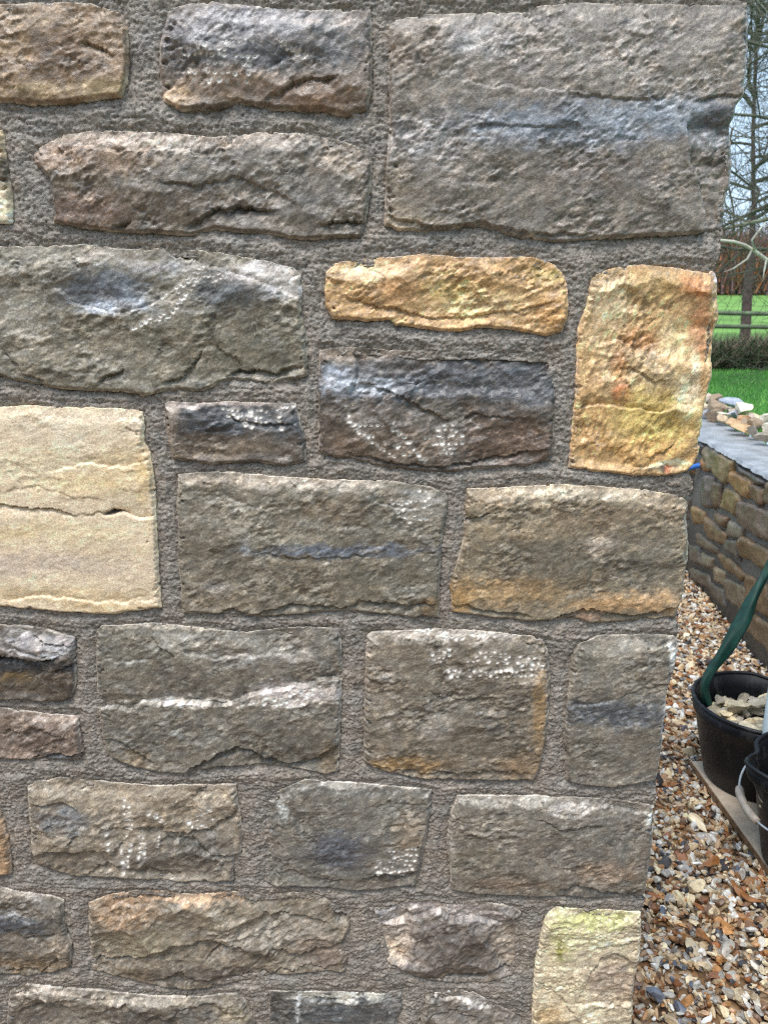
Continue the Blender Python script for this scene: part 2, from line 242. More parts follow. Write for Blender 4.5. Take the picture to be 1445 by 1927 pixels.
 c=(86,78,68), b=[(60,1215,90,22,(130,128,130),.85),(60,1255,110,13,(52,54,58),.95),(80,1290,90,24,(84,74,62),.7),(30,1275,30,10,(110,90,50),.7),(100,1230,20,6,(178,180,190),.8),(110,1205,30,8,(120,116,116),.7)],
 l=[('D',6,14,[(-150,1238),(0,1240),(60,1243),(118,1236)]),('L',3,10,[(0,1222),(40,1228),(118,1236)]),('D',2.5,12,[(60,1195),(85,1212),(140,1218)]),('D',3,14,[(100,1270),(141,1245)])], r=1.6, f=3, a=15),
dict(n='pinkish brown small stone at the left edge', o=[(-150,1333),(0,1336),(41,1341),(92,1349),(146,1352),(148,1382),(156,1418),(148,1434),(77,1436),(0,1431),(-150,1428)],
 c=(118,102,90), b=[(100,1355,60,8,(158,146,136),.7),(60,1400,70,20,(104,92,84),.6),(110,1428,40,7,(74,78,84),.85),(20,1420,40,12,(136,118,104),.5)], r=1.5, f=3, a=30, l=[('D',3,14,[(50,1434),(95,1424),(156,1420)]),('D',2,16,[(0,1380),(60,1372),(120,1390)])]),
dict(n='wide grey stone with a bright ledge across its middle', o=[(179,1192),(189,1181),(287,1176),(340,1182),(461,1194),(522,1186),(604,1184),(637,1189),(643,1212),(643,1290),(640,1367),(637,1454),(614,1462),(563,1454),(486,1444),(399,1450),(353,1459),(287,1457),(246,1446),(205,1428),(192,1393),(182,1331),(179,1263)],
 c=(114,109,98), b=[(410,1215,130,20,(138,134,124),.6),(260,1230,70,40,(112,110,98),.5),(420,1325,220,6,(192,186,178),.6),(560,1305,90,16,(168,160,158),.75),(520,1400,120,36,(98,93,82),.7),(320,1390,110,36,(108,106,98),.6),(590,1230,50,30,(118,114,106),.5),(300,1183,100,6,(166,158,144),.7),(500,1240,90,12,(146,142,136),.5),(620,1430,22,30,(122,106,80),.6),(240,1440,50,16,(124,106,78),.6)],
 k=[(500,1325,600,1290,12),(500,1333,560,1315,7),(490,1282,510,1280,3)],
 l=[('L',6,26,[(170,1335),(200,1333),(240,1336),(262,1326),(300,1329),(350,1322),(400,1328),(440,1322),(490,1304),(540,1296),(600,1280),(650,1276)]),('D',6,26,[(340,1462),(375,1438),(410,1420),(450,1406),(470,1408),(500,1425),(550,1440),(590,1428),(645,1398)]),('D',3,18,[(190,1392),(215,1394),(240,1412),(290,1440)]),('L',2.5,18,[(330,1225),(400,1240),(480,1235),(560,1215)]),('D',2,16,[(280,1190),(300,1220),(330,1240)]),('L',2,20,[(190,1240),(240,1250),(290,1240)])], r=1.3, f=2.4, a=25, p=.6),
dict(n='squarish brown grey stone with bands of white peck marks near its top', o=[(690,1200),(700,1194),(760,1190),(830,1187),(900,1190),(960,1197),(1000,1200),(1022,1208),(1032,1225),(1037,1280),(1033,1350),(1028,1400),(1018,1440),(1007,1472),(906,1473),(803,1472),(731,1460),(700,1447),(684,1433),(685,1330),(688,1250)],
 c=(116,107,92), b=[(850,1197,150,10,(170,162,152),.8),(720,1280,40,60,(128,118,104),.5),(1015,1340,14,80,(140,112,70),.75),(760,1440,80,16,(148,116,64),.75),(980,1440,50,26,(134,108,74),.6),(860,1320,100,50,(110,104,92),.7),(900,1400,100,30,(98,90,76),.6),(820,1370,30,20,(138,134,128),.5),(720,1220,40,20,(142,132,116),.5),(930,1370,20,16,(84,84,84),.6)],
 k=[(805,1232,845,1222,5),(807,1240,845,1232,5),(808,1248,840,1242,4),(895,1235,1015,1240,14),(880,1243,1020,1250,16),(845,1262,1020,1260,19),(850,1272,1010,1270,16),(880,1195,930,1200,6),(830,1200,870,1203,5),(905,1226,950,1230,6)],
 l=[('D',1.5,8,[(985,1208),(1000,1216),(1025,1217)]),('D',3,20,[(690,1440),(760,1452),(860,1458),(930,1450),(1005,1455)]),('D',1.5,20,[(800,1300),(870,1320),(940,1310)])], r=1.9, f=2.0, a=18, p=1),
dict(n='grey stone with a dark blue band, at the corner of the wall above the joint', q=1, o=[(1076,1241),(1092,1215),(1128,1200),(1215,1197),(1277,1200),(1276,1241),(1270,1272),(1257,1311),(1253,1357),(1246,1414),(1236,1471),(1190,1481),(1148,1486),(1097,1481),(1066,1471),(1063,1393),(1069,1321)],
 c=(112,106,94), b=[(1160,1345,110,26,(82,90,100),.9),(1170,1225,80,20,(136,130,118),.7),(1110,1270,40,40,(118,114,104),.5),(1150,1430,80,30,(106,102,92),.6),(1267,1230,9,30,(172,172,166),.7),(1252,1370,7,50,(158,160,160),.6),(1100,1240,30,20,(110,104,88),.6)],
 l=[('L',2.4,12,[(1064,1330),(1110,1326),(1150,1320),(1165,1308)]),('D',1.5,14,[(1150,1318),(1200,1300),(1270,1290)]),('V',2.4,0,[(1262,1205),(1258,1300),(1240,1400)])], r=1.4, f=1.5, a=20, p=.7),
dict(n='pale brown scalloped stone with columns of white peck marks', o=[(49,1485),(67,1475),(113,1470),(205,1477),(282,1483),(358,1482),(443,1481),(448,1516),(456,1567),(453,1608),(440,1613),(438,1659),(405,1664),(328,1667),(256,1659),(169,1656),(123,1649),(61,1628),(56,1587),(51,1521)],
 c=(130,120,104), b=[(240,1500,190,22,(152,140,120),.7),(120,1545,50,22,(104,112,120),.8),(380,1610,70,36,(100,98,92),.8),(120,1620,60,22,(104,94,80),.7),(320,1540,70,24,(136,122,100),.5),(280,1630,60,24,(96,92,84),.7),(400,1510,40,20,(150,140,122),.6),(200,1590,60,20,(138,130,114),.5)],
 k=[(232,1510,238,1575,7),(240,1520,244,1560,5),(248,1535,246,1600,8),(262,1575,262,1615,6),(270,1580,272,1615,5),(298,1580,296,1600,4),(228,1600,232,1645,7),(240,1605,242,1645,6),(200,1560,205,1610,5),(275,1525,310,1550,6),(290,1535,300,1545,3),(350,1545,360,1560,3),(368,1540,395,1530,5),(370,1550,398,1545,5),(372,1560,392,1560,4),(375,1530,392,1527,3)],
 l=[('D',4,24,[(50,1612),(90,1605),(130,1606),(170,1600),(200,1606),(240,1590)]),('D',4.5,26,[(258,1560),(300,1562),(350,1574),(390,1566),(420,1545),(455,1520)]),('D',4,22,[(300,1592),(315,1580),(340,1578),(370,1588),(405,1612),(440,1618)]),('D',3,14,[(125,1595),(135,1580),(150,1568)]),('D',3,14,[(60,1515),(110,1512),(150,1530)]),('D',3,16,[(350,1510),(375,1490),(395,1478)]),('D',2.5,20,[(150,1650),(200,1630),(290,1640),(330,1655)])], r=1.2, f=4.0, a=30),
dict(n='bluish grey stone with a recessed left end and peck marks at lower right', o=[(502,1510),(522,1495),(573,1472),(655,1477),(752,1486),(813,1491),(812,1527),(801,1584),(790,1641),(782,1672),(700,1679),(666,1679),(614,1674),(512,1672),(497,1664),(504,1587),(500,1530)],
 c=(108,105,97), b=[(630,1600,60,36,(78,88,106),.85),(680,1480,120,6,(160,156,148),.6),(512,1560,12,60,(124,120,114),.6),(560,1560,50,50,(110,106,96),.5),(740,1530,60,24,(118,116,108),.6),(770,1570,30,40,(128,112,90),.6),(700,1665,80,9,(98,90,80),.7),(530,1530,12,14,(160,176,180),.5)],
 k=[(732,1602,782,1598,7),(725,1612,782,1608,8),(715,1622,780,1618,9),(706,1634,778,1629,10),(710,1643,775,1639,9)],
 l=[('V',-3.5,0,[(530,1490),(526,1530),(532,1600),(516,1680)]),('D',4,20,[(680,1658),(710,1648),(750,1650),(786,1640)]),('L',2,16,[(545,1540),(570,1560),(580,1590)]),('D',2,18,[(540,1640),(600,1650),(660,1660)])], r=1.3, f=1.9, a=20, p=.7),
dict(n='long grey stone with a scooped bright top, at the corner of the wall', q=1, o=[(860,1502),(958,1502),(1035,1504),(1112,1507),(1180,1513),(1226,1520),(1231,1527),(1230,1579),(1221,1641),(1215,1682),(1208,1692),(1143,1695),(1061,1692),(989,1690),(906,1687),(849,1679),(847,1631),(840,1589),(847,1538)],
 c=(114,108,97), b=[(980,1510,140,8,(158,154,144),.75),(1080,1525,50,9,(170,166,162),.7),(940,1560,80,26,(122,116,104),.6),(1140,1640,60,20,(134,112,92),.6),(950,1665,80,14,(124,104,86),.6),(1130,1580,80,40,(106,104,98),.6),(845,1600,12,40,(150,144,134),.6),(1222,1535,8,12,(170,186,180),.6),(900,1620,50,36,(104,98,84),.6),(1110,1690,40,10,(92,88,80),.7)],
 l=[('D',4.5,18,[(1035,1694),(1060,1676),(1085,1668),(1125,1676),(1170,1684),(1215,1672)]),('L',2.6,14,[(1030,1528),(1060,1540),(1090,1536),(1115,1522),(1150,1518),(1190,1530),(1229,1534)]),('D',1.6,16,[(1000,1540),(1060,1560),(1140,1556)])], r=1.5, f=1.5, a=18, p=.7),
dict(n='sliver of tan stone at the left edge', o=[(-130,1530),(0,1533),(8,1567),(18,1613),(19,1649),(0,1652),(-130,1650)], c=(152,124,92), b=[], r=1.5, f=2, a=0),
dict(n='grey stone with a dark blue patch, low at the left edge', o=[(-150,1675),(0,1677),(41,1685),(92,1690),(118,1700),(120,1741),(133,1782),(131,1823),(102,1835),(51,1843),(0,1838),(-150,1835)],
 c=(104,98,88), b=[(30,1745,60,18,(74,84,98),.9),(20,1728,40,7,(140,154,172),.4),(50,1690,60,9,(156,152,144),.6),(60,1820,80,16,(116,96,68),.7),(110,1790,18,30,(140,126,108),.6),(80,1720,40,16,(118,116,110),.5)], l=[('D',3,18,[(0,1832),(40,1825),(80,1830),(100,1810),(131,1800)]),('D',3,16,[(0,1752),(50,1768),(110,1760)]),('V',-2.5,0,[(100,1700),(108,1760),(112,1830)])], r=1.6, f=2.6, a=25),
dict(n='long stone with broken overlapping flakes and a rusty top edge', o=[(164,1705),(205,1690),(276,1682),(358,1690),(435,1684),(486,1692),(553,1687),(604,1690),(635,1715),(666,1720),(658,1751),(645,1777),(653,1812),(650,1836),(614,1833),(563,1838),(486,1848),(435,1859),(358,1866),(307,1864),(215,1841),(169,1833),(166,1766)],
 c=(124,115,99), b=[(320,1695,160,9,(180,148,116),.8),(540,1694,80,7,(166,156,144),.7),(230,1720,60,24,(142,112,80),.7),(520,1760,110,26,(138,132,122),.7),(260,1780,60,26,(134,126,100),.6),(360,1840,120,18,(98,90,82),.8),(600,1800,50,26,(122,106,96),.6),(450,1800,60,20,(112,102,90),.6),(640,1720,24,14,(88,76,64),.85),(235,1835,60,14,(112,98,74),.6),(400,1730,70,20,(128,118,98),.5)],
 l=[('D',5,24,[(160,1812),(210,1808),(260,1806),(300,1790),(340,1784),(370,1776),(405,1778),(435,1795)]),('D',4.5,24,[(385,1808),(420,1785),(450,1784),(480,1800),(510,1788),(545,1800),(600,1790),(660,1768)]),('V',5,0,[(610,1690),(622,1715),(632,1735),(640,1745)]),('D',3.5,18,[(440,1755),(470,1735),(500,1722),(560,1725),(620,1740)]),('D',3,16,[(280,1850),(330,1835),(390,1848),(480,1838),(560,1826),(640,1815)]),('L',2,12,[(180,1715),(230,1708),(300,1712),(340,1706)])], r=1.3, f=4.6, a=30),
dict(n='pyramid shaped pinkish grey stone with pale facets', o=[(703,1718),(725,1708),(752,1697),(810,1694),(855,1698),(891,1703),(947,1708),(968,1714),(981,1723),(982,1775),(981,1821),(968,1842),(916,1857),(865,1860),(803,1852),(777,1837),(735,1822),(721,1811),(710,1775)],
 c=(118,110,103), b=[(800,1712,80,16,(170,160,156),.8),(740,1760,34,50,(176,162,148),.7),(900,1730,60,16,(148,142,140),.7),(860,1780,60,36,(98,90,84),.8),(955,1790,24,40,(152,140,124),.7),(860,1845,90,12,(104,92,76),.7),(730,1730,24,18,(120,124,132),.6),(745,1800,26,20,(168,146,118),.5)],
 l=[('L',6,34,[(715,1745),(770,1740),(820,1725),(850,1735),(890,1728),(940,1745)]),('V',-4,0,[(770,1710),(778,1770),(768,1830)]),('V',4,0,[(930,1720),(915,1780),(950,1840)]),('D',4.5,16,[(715,1812),(760,1832),(830,1846),(900,1838),(975,1825)])], r=1.2, f=5.0, a=35),
dict(n='pale stone with a yellow green stain, lowest at the corner of the wall', q=1, o=[(1035,1723),(1050,1713),(1112,1718),(1160,1720),(1208,1723),(1208,1770),(1203,1821),(1195,1857),(1190,1927),(1184,2010),(994,2010),(1001,1927),(1004,1873),(1007,1821),(1017,1770),(1027,1734)],
 c=(190,176,146), b=[(1120,1735,70,18,(188,190,118),.9),(1060,1760,26,50,(190,188,126),.75),(1056,1790,10,14,(140,140,40),.9),(1150,1850,50,36,(160,142,124),.9),(1060,1870,44,40,(196,180,146),.6),(1030,1915,30,18,(186,156,104),.7),(1180,1770,26,20,(182,168,140),.6),(1130,1775,40,18,(208,200,156),.6),(1180,1860,30,30,(164,146,124),.6)],
 k=[(1045,1750,1150,1748,13),(1042,1760,1155,1758,14),(1060,1770,1165,1769,13),(1040,1782,1095,1780,7),(1035,1822,1130,1820,11),(1032,1832,1118,1830,10),(1032,1842,1105,1840,8),(1035,1852,1100,1850,7),(1030,1862,1095,1860,7),(1036,1873,1085,1871,6),(1110,1740,1160,1738,6)], kc=(206,196,162),
 l=[('D',4,30,[(1085,1885),(1105,1840),(1125,1812),(1160,1800),(1210,1815)]),('L',3,12,[(1080,1895),(1120,1890),(1165,1895),(1200,1885)]),('D',2,14,[(1120,1790),(1160,1783),(1206,1770)]),('D',2.5,14,[(1008,1850),(1060,1880),(1090,1920)])], r=1.1, f=3.0, a=10, p=.8),
dict(n='brownish stone cut by the bottom of the picture, nearest the left edge', o=[(15,1874),(41,1859),(128,1866),(230,1876),(300,1880),(358,1882),(445,1877),(461,1889),(479,1927),(486,2010),(16,2010),(10,1927)],
 c=(108,101,90), b=[(80,1872,70,7,(170,160,148),.7),(260,1885,160,8,(154,146,132),.7),(260,1915,50,14,(88,84,78),.8),(440,1910,30,16,(136,126,104),.7),(60,1910,40,16,(96,90,84),.6),(350,1915,50,12,(98,98,94),.6)], l=[('D',3,20,[(200,1900),(240,1890),(270,1915),(330,1925)]),('D',3,20,[(300,1925),(350,1895),(400,1890),(440,1915)]),('D',3,18,[(40,1900),(100,1890),(160,1920)])], r=1.5, f=3.6, a=20),
dict(n='dark slate stone cut by the bottom of the picture', o=[(504,1871),(614,1874),(727,1878),(757,1870),(760,1899),(747,1927),(747,2010),(505,2010)],
 c=(86,86,84), b=[(640,1880,110,8,(150,150,142),.8),(630,1910,90,16,(76,86,94),.8),(740,1895,20,14,(110,110,110),.6),(520,1890,14,18,(70,66,62),.7),(558,1900,5,30,(150,154,154),.7)], l=[('V',-3,0,[(555,1872),(552,1960)]),('L',2.5,10,[(560,1884),(620,1888),(700,1884)]),('V',2,0,[(722,1872),(735,1890),(725,1930)])], r=1.2, f=2.2, a=0, p=.5),
dict(n='grey chipped stone cut by the bottom of the picture, beside the pale one', o=[(803,1878),(840,1874),(891,1873),(922,1893),(958,1909),(981,1925),(992,2010),(795,2010),(792,1927)],
 c=(116,110,102), b=[(860,1880,50,8,(170,164,156),.7),(850,1910,40,14,(108,104,100),.6),(900,1895,26,10,(158,158,160),.6)], l=[('L',3,10,[(810,1886),(870,1884),(910,1900),(960,1915)]),('D',3,14,[(800,1925),(850,1905),(900,1920)])], r=1.5, f=3, a=30),
]
KALB = 1.3
def alb(c):
    a = lin(c)*KALB; g = a.mean(-1, keepdims=True); blue = a[..., 2:3] > a[..., 0:1]*1.02
    rt = a[..., 0:1]/(a[..., 2:3]+1e-6); return (g+(a-g)*np.where(blue, .54, .74+.07*np.clip((rt-1.55)/.6, 0, 1)))*np.array([1.06, .998, .94])
def terrace(n, k):
    t = n*k; fl = np.floor(t); return (fl+sst(.45, .95, t-fl))/k
M_STONE = attr_mat('split_stone', rough=.41, spec=.62, bumps=((300, .35, .0010), (1000, .6, .0006)), cvar=.26, cscale=520, rvar=.24)
M_MORTAR = attr_mat('mortar', rough=.50, spec=.45, bumps=((420, .7, .0016), (1000, .6, .0007)), cvar=.30, cscale=520, rvar=.18)

def boundary_skirt(V, F, depth, col):
    """extrude the open outline of a sheet back along +y, in rough steps so that the return faces look broken too"""
    E = np.concatenate([F[:, [0, 1]], F[:, [1, 2]], F[:, [2, 3]], F[:, [3, 0]]])
    S = np.sort(E, 1); key = S[:, 0].astype(np.int64)*len(V)+S[:, 1]
    uq, inv, cnt = np.unique(key, return_inverse=True, return_counts=True)
    B = E[cnt[inv] == 1]; ids = np.unique(B); n = len(ids); cur = np.full(len(V), -1); cur[ids] = ids
    steps = max(2, int(depth/.007)) if depth > .15 else 2; VV = [V]; FF = [F]; CC = [col]; base = len(V)
    y0 = V[ids, 1]; y1 = np.maximum(y0+.002, YF+depth)
    for k in range(1, steps+1):
        t = k/steps; W = V[ids].copy(); W[:, 1] = y0+(y1-y0)*t; q = col[ids].copy()
        if depth > .15:
            cor = sst(.29, .31, W[:, 0]); nz = fbm(W[:, 1]/.03, W[:, 2]/.02, 4, 77, .6); W[:, 0] -= cor*(.0025+.006*np.abs(nz)+.004*scoops(W[:, 1]/.03, W[:, 2]/.025, 78))*min(1, t*steps/2)
            q = q.mean(0)*.7+q*.3; q = q*(1+.45*nz+.25*fbm(W[:, 1]/.006, W[:, 2]/.004, 3, 79))[:, None]
        nx = np.full(len(V), -1); nx[ids] = base+np.arange(n); base += n
        FF.append(np.stack([cur[B[:, 1]], cur[B[:, 0]], nx[B[:, 0]], nx[B[:, 1]]], 1)); VV.append(W); CC.append(q); cur = nx
    return np.concatenate(VV), np.concatenate(FF), np.clip(np.concatenate(CC), .01, .85)
def grid_faces(keepv, nx, nz):
    a = np.arange(nx*nz).reshape(nz, nx)
    return np.stack([a[:-1, :-1], a[:-1, 1:], a[1:, 1:], a[1:, :-1]], -1).reshape(-1, 4)

def line_mask(u, v, pts, vertical):
    P = np.array(pts, float)
    s, t, ps, pt = (v, u, P[:, 1], P[:, 0]) if vertical else (u, v, P[:, 0], P[:, 1])
    o = np.argsort(ps); ps = ps[o]; pt = pt[o]; c = np.interp(s, ps, pt)
    e = max(8.0, min(26.0, (ps[-1]-ps[0])*.22))
    m = sst(ps[0]-e*.3, ps[0]+e, s)*(1-sst(ps[-1]-e, ps[-1]+e*.3, s))
    return t-c, m
RNG = np.random.default_rng(5)
def scoops(x, y, seed, tilt=1.5, c=.8):
    """shallow shell-shaped scoops meeting in sharp ridges, as hammer-split stone breaks; cell size 1"""
    xi = np.floor(x).astype(np.int64); yi = np.floor(y).astype(np.int64); M = np.full(x.shape, 9.0)
    for dx in (-1, 0, 1):
        for dy in (-1, 0, 1):
            cx = xi+dx; cy = yi+dy; ex = x-(cx+_hash(cx, cy, seed)/4294967296.0); ey = y-(cy+_hash(cx, cy, seed+1)/4294967296.0)
            ta = _hash(cx, cy, seed+2)/4294967296.0-.5; tb = _hash(cx, cy, seed+3)/4294967296.0-.5; o = _hash(cx, cy, seed+4)/4294967296.0-.5
            M = np.minimum(M, o*.5+tilt*(ta*ex+tb*ey)+c*(ex*ex+ey*ey))
    return np.minimum(M, 1.2)
def cells(x, y, seed):
    """one random value in -1..1 per irregular patch"""
    xi = np.floor(x).astype(np.int64); yi = np.floor(y).astype(np.int64); D = np.full(x.shape, 9.0); W = np.zeros(x.shape)
    for dx in (-1, 0, 1):
        for dy in (-1, 0, 1):
            cx = xi+dx; cy = yi+dy; ex = x-(cx+_hash(cx, cy, seed)/4294967296.0); ey = y-(cy+_hash(cx, cy, seed+1)/4294967296.0); d = ex*ex+ey*ey
            v = _hash(cx, cy, seed+2)/2147483648.0-1; W = np.where(d < D, v, W); D = np.minimum(D, d)
    return W
def build_stone(spec, idx, parent, step, poly=None, depth=.06):
    if poly is None:
        o = np.array(spec['o'], float); X0, Z0 = unproj_y(o[:, 0], o[:, 1], YF); poly = np.stack([X0, Z0], 1)
    xs = np.arange(poly[:, 0].min()-.006, poly[:, 0].max()+.006, step); zs = np.arange(poly[:, 1].min()-.006, poly[:, 1].max()+.006, step)
    X, Z = np.meshgrid(xs, zs); sd_ = 100+idx*31
    d = sdf(X, Z, poly)
    d = d+.0014*fbm(X/.018, Z/.018, 3, sd_)+  .0007*fbm(X/.005, Z/.005, 2, sd_+5)-.0022*sst(.25, .6, fbm(X/.013, Z/.013, 2, sd_+6))
    gz, gx = np.gradient(d, step); gl = np.sqrt(gx*gx+gz*gz)+1e-6
    inn = d > 0; c = inn[:-1, :-1] | inn[:-1, 1:] | inn[1:, 1:] | inn[1:, :-1]
    F = grid_faces(None, len(xs), len(zs))[c.ravel()]
    used = np.unique(F); mp = np.full(X.size, -1); mp[used] = np.arange(len(used)); F = mp[F]
    X = X.ravel()[used]; Z = Z.ravel()[used]; d = d.ravel()[used]; gx = (gx/gl).ravel()[used]; gz = (gz/gl).ravel()[used]; gl = gl.ravel()[used]
    out = d < 0; sh = np.where(out, np.clip(-d/gl, 0, step*1.3), 0); X = X+gx*sh; Z = Z+gz*sh; d = np.maximum(d, 0)
    u, v = proj(X, Z, YF)
    # warp of the drawing coordinates, so that authored lines and patches break up
    wu = u+9*fbm(X/.02, Z/.02, 3, sd_+7)+3*fbm(X/.005, Z/.005, 2, sd_+8); wv = v+9*fbm(X/.02, Z/.02, 3, sd_+9)+4*fbm(X/.006, Z/.006, 3, sd_+10)
    p = spec.get('p', 1.0); r = spec.get('r', 1.5); f = spec.get('f', 2.5); a = math.radians(spec.get('a', 20))
    wd = .0020+.0075*np.clip(-gz, 0, 1)-.0004*np.clip(gz, 0, 1)
    wd = wd*(1+.5*fbm(X/.03, Z/.03, 2, sd_+3))
    h = -4.2+(4.2+1.0*p)*sst(0, 1, d/(2.0*wd))**.8+1.1*p*sst(0, .030, d)
    ca, sa = math.cos(a), math.sin(a); A = X*ca+Z*sa; B = -X*sa+Z*ca
    WX = X+.006*fbm(X/.02, Z/.02, 3, sd_+20); WZ = Z+.006*fbm(X/.02, Z/.02, 3, sd_+21)
    inner = .35+.65*sst(0, .012, d); mod = (.14+1.05*sst(-.30, .42, fbm(X/.055, Z/.04, 3, sd_+2)))*spec.get('mod', lambda u_, v_: 1.0)(wu, wv)
    n0 = fbm(X/.02, Z/.02, 3, sd_+29)
    fx, fy = spec.get('fx', .062), spec.get('fy', .040)
    big1 = scoops(WX/fx, WZ/fy, sd_+30, 1.5, .8)-.25; mid1 = scoops(WX/.026+.4*n0, WZ/.017, sd_+40, 1.4, .8)-.25; sm1 = scoops(A/.0105+.5*n0, B/.0062, sd_+41, 1.5, .9)-.25
    h = h+inner*(f*2.7*big1+(.68*f+.36)*(.3+mod)*mid1+(.24*f+.95*r*mod)*sm1)
    n1 = fbm(A/.013, B/.0070, 5, sd_+50, .62); n3 = fbm(WX/.030+.6*n1, WZ/.020, 4, sd_+65, .55)
    s1 = facets(A/.0078+.8*n1, B/.0054, sd_+80, 2.6, 16); s2 = facets(A/.0034, B/.0027, sd_+82, 2.6, 14)
    h = h+inner*r*(mod*(.50*n1+.95*terrace(n3, 3.5)+.36*s1)+.09*s1)+r*(.10+.20*mod)*s2
    for kind, dep, reach, pts in spec.get('l', []):
        dep = dep*1.35
        t, m = line_mask(wu, wv, pts, kind == 'V'); big = 1+.35*fbm(X/.012, Z/.012, 2, sd_+90)
        if kind == 'D': h = h-dep*big*m*np.where(t > 0, np.exp(-t/max(reach, 1)), np.exp(t/2.0)*0)*1.0
        elif kind == 'L': h = h-dep*big*m*np.where(t < 0, np.exp(t/max(reach, 1)), np.clip(1-t/3.0, 0, 1))
        else: h = h-abs(dep)*m*big*(sst(-3, 4, t) if dep > 0 else sst(-3, 4, -t))
    for hu, hv, ru, rv, dep, hc in spec.get('h', []):
        h = h-dep*np.exp(-(((wu-hu)/ru)**2+((wv-hv)/rv)**2)**2)
    cc_ = .35 if spec.get('cc') else 1.0
    col = np.broadcast_to(alb(spec['c']), (len(X), 3)).copy()
    gs = fbm((X*math.cos(a)+Z*math.sin(a))/.012, (Z*math.cos(a)-X*math.sin(a))/.0045, 4, sd_+35, .65)
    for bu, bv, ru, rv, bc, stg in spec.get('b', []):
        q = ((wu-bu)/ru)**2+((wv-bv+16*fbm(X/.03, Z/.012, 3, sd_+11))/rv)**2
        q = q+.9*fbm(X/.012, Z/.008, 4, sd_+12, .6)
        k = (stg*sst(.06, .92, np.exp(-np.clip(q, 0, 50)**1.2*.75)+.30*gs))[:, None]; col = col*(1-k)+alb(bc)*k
    g1 = fbm(A/.012, B/.006, 4, sd_+13, .6); g2 = fbm(A/.003, B/.0018, 3, sd_+14, .65); g3 = fbm(X/.05, Z/.04, 2, sd_+15)
    col = col*(1+.42*g1+.28*g2+.18*g3)[:, None]
    fl = cells(A/.0060+.8*g1, B/.0030+.5*g1, sd_+31); fl2 = cells(A/.0125+g1, B/.0060+.6*g1, sd_+33); col = col*(1+.17*fl*(.5+mod)+.11*fl2)[:, None]
    tint = fbm(X/.02, Z/.015, 3, sd_+16)[:, None]; col = col*(1+tint*np.array([.10, .02, -.08]))
    pale = (sst(.24, .60, g1+.45*g2+.12*fl)*.30*cc_)[:, None]; col = col*(1-pale)+(alb((178, 170, 158))*.35+col*.95)*pale  # pale flecks paint sheen speckles into the stone colour
    mL = col.mean(); lum = col.mean(1, keepdims=True)/mL; cc = spec.get('cc', 1.0); col = mL*col.mean(0)/mL*(col/col.mean(0))**(.35+.65*cc) if cc < 1 else col*lum**.55
    vein = sst(.035, .0, np.abs(fbm(A/.05, B/.03, 4, sd_+17)))*sst(.1, .5, fbm(X/.04, Z/.04, 2, sd_+18)+.2); vein = (vein*.35)[:, None]
    col = col*(1-vein)+alb((176, 172, 162))*vein
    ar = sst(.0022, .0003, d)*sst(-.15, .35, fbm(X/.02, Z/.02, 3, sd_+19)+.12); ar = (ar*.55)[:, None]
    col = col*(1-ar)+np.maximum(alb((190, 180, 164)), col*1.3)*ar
    sm = sst(.005, .0, d)*sst(.15, .5, fbm(X/.016, Z/.010, 3, sd_+22)); sm = (sm*.6)[:, None]; col = col*(1-sm)+alb((120, 112, 108))*sm
    for hu, hv, ru, rv, dep, hc in spec.get('h', []):
        k = np.exp(-(((wu-hu)/ru)**2+((wv-hv)/rv)**2)**2)[:, None]; col = col*(1-k)+alb(hc)*k
    ks = spec.get('k', [])
    if ks:
        kc = alb(spec.get('kc', (226, 221, 214)))
        pu, pv = u+2.5*fbm(X/.01, Z/.01, 2, sd_+23), v+2.5*fbm(X/.01, Z/.01, 2, sd_+24)
        for u0, v0, u1, v1, n in ks:
            rg = RNG.random((n, 4)); dirv = math.atan2(v1-v0, u1-u0)
            for i in range(n):
                if rg[i, 3] < .16: continue
                t = i/max(1, n-1); cu = u0+(u1-u0)*t+(rg[i, 0]-.5)*3.4; cv = v0+(v1-v0)*t+(rg[i, 1]-.5)*4.5
                near = (np.abs(u-cu) < 12) & (np.abs(v-cv) < 12); ii = np.where(near)[0]
                if not len(ii): continue
                rr = 1.7+1.5*rg[i, 2]**1.5; q = np.hypot(pu[ii]-cu, (pv[ii]-cv)*(.8+.6*rg[i, 0]))/rr
                h[ii] += -1.7*np.exp(-q*q)+.5*np.exp(-(q-1.5)**2*3)
                k = (np.exp(-(q*.72)**4)*(.62+.38*rg[i, 3]))[:, None]; col[ii] = col[ii]*(1-k)+kc*k
                k2 = (np.exp(-(q*.40)**2)*.10)[:, None]; col[ii] = col[ii]*(1-k2)+kc*k2
    col = np.clip(col, .01, .85)
    Y = YF-h/1000.0
    V = np.stack([X, Y, Z], 1)
    V2, F2, col = boundary_skirt(V, F, depth, col)
    o = mesh_np('stone', V2, F2, M_STONE, parent, True, col)
    if 'n' in spec: o['label'] = spec['n']
    return poly

wall = tag(empty('stone_wall', (0, YF+.2, 0)), 'rough split stone garden wall with thick grey mortar joints, filling the close view', 'wall')
WALL_INV = Vector((0, YF+.2, 0))
polys = []
for i, s in enumerate(ST):
    polys.append(build_stone(s, i, wall, GR, depth=.22 if s.get('q') else .06))
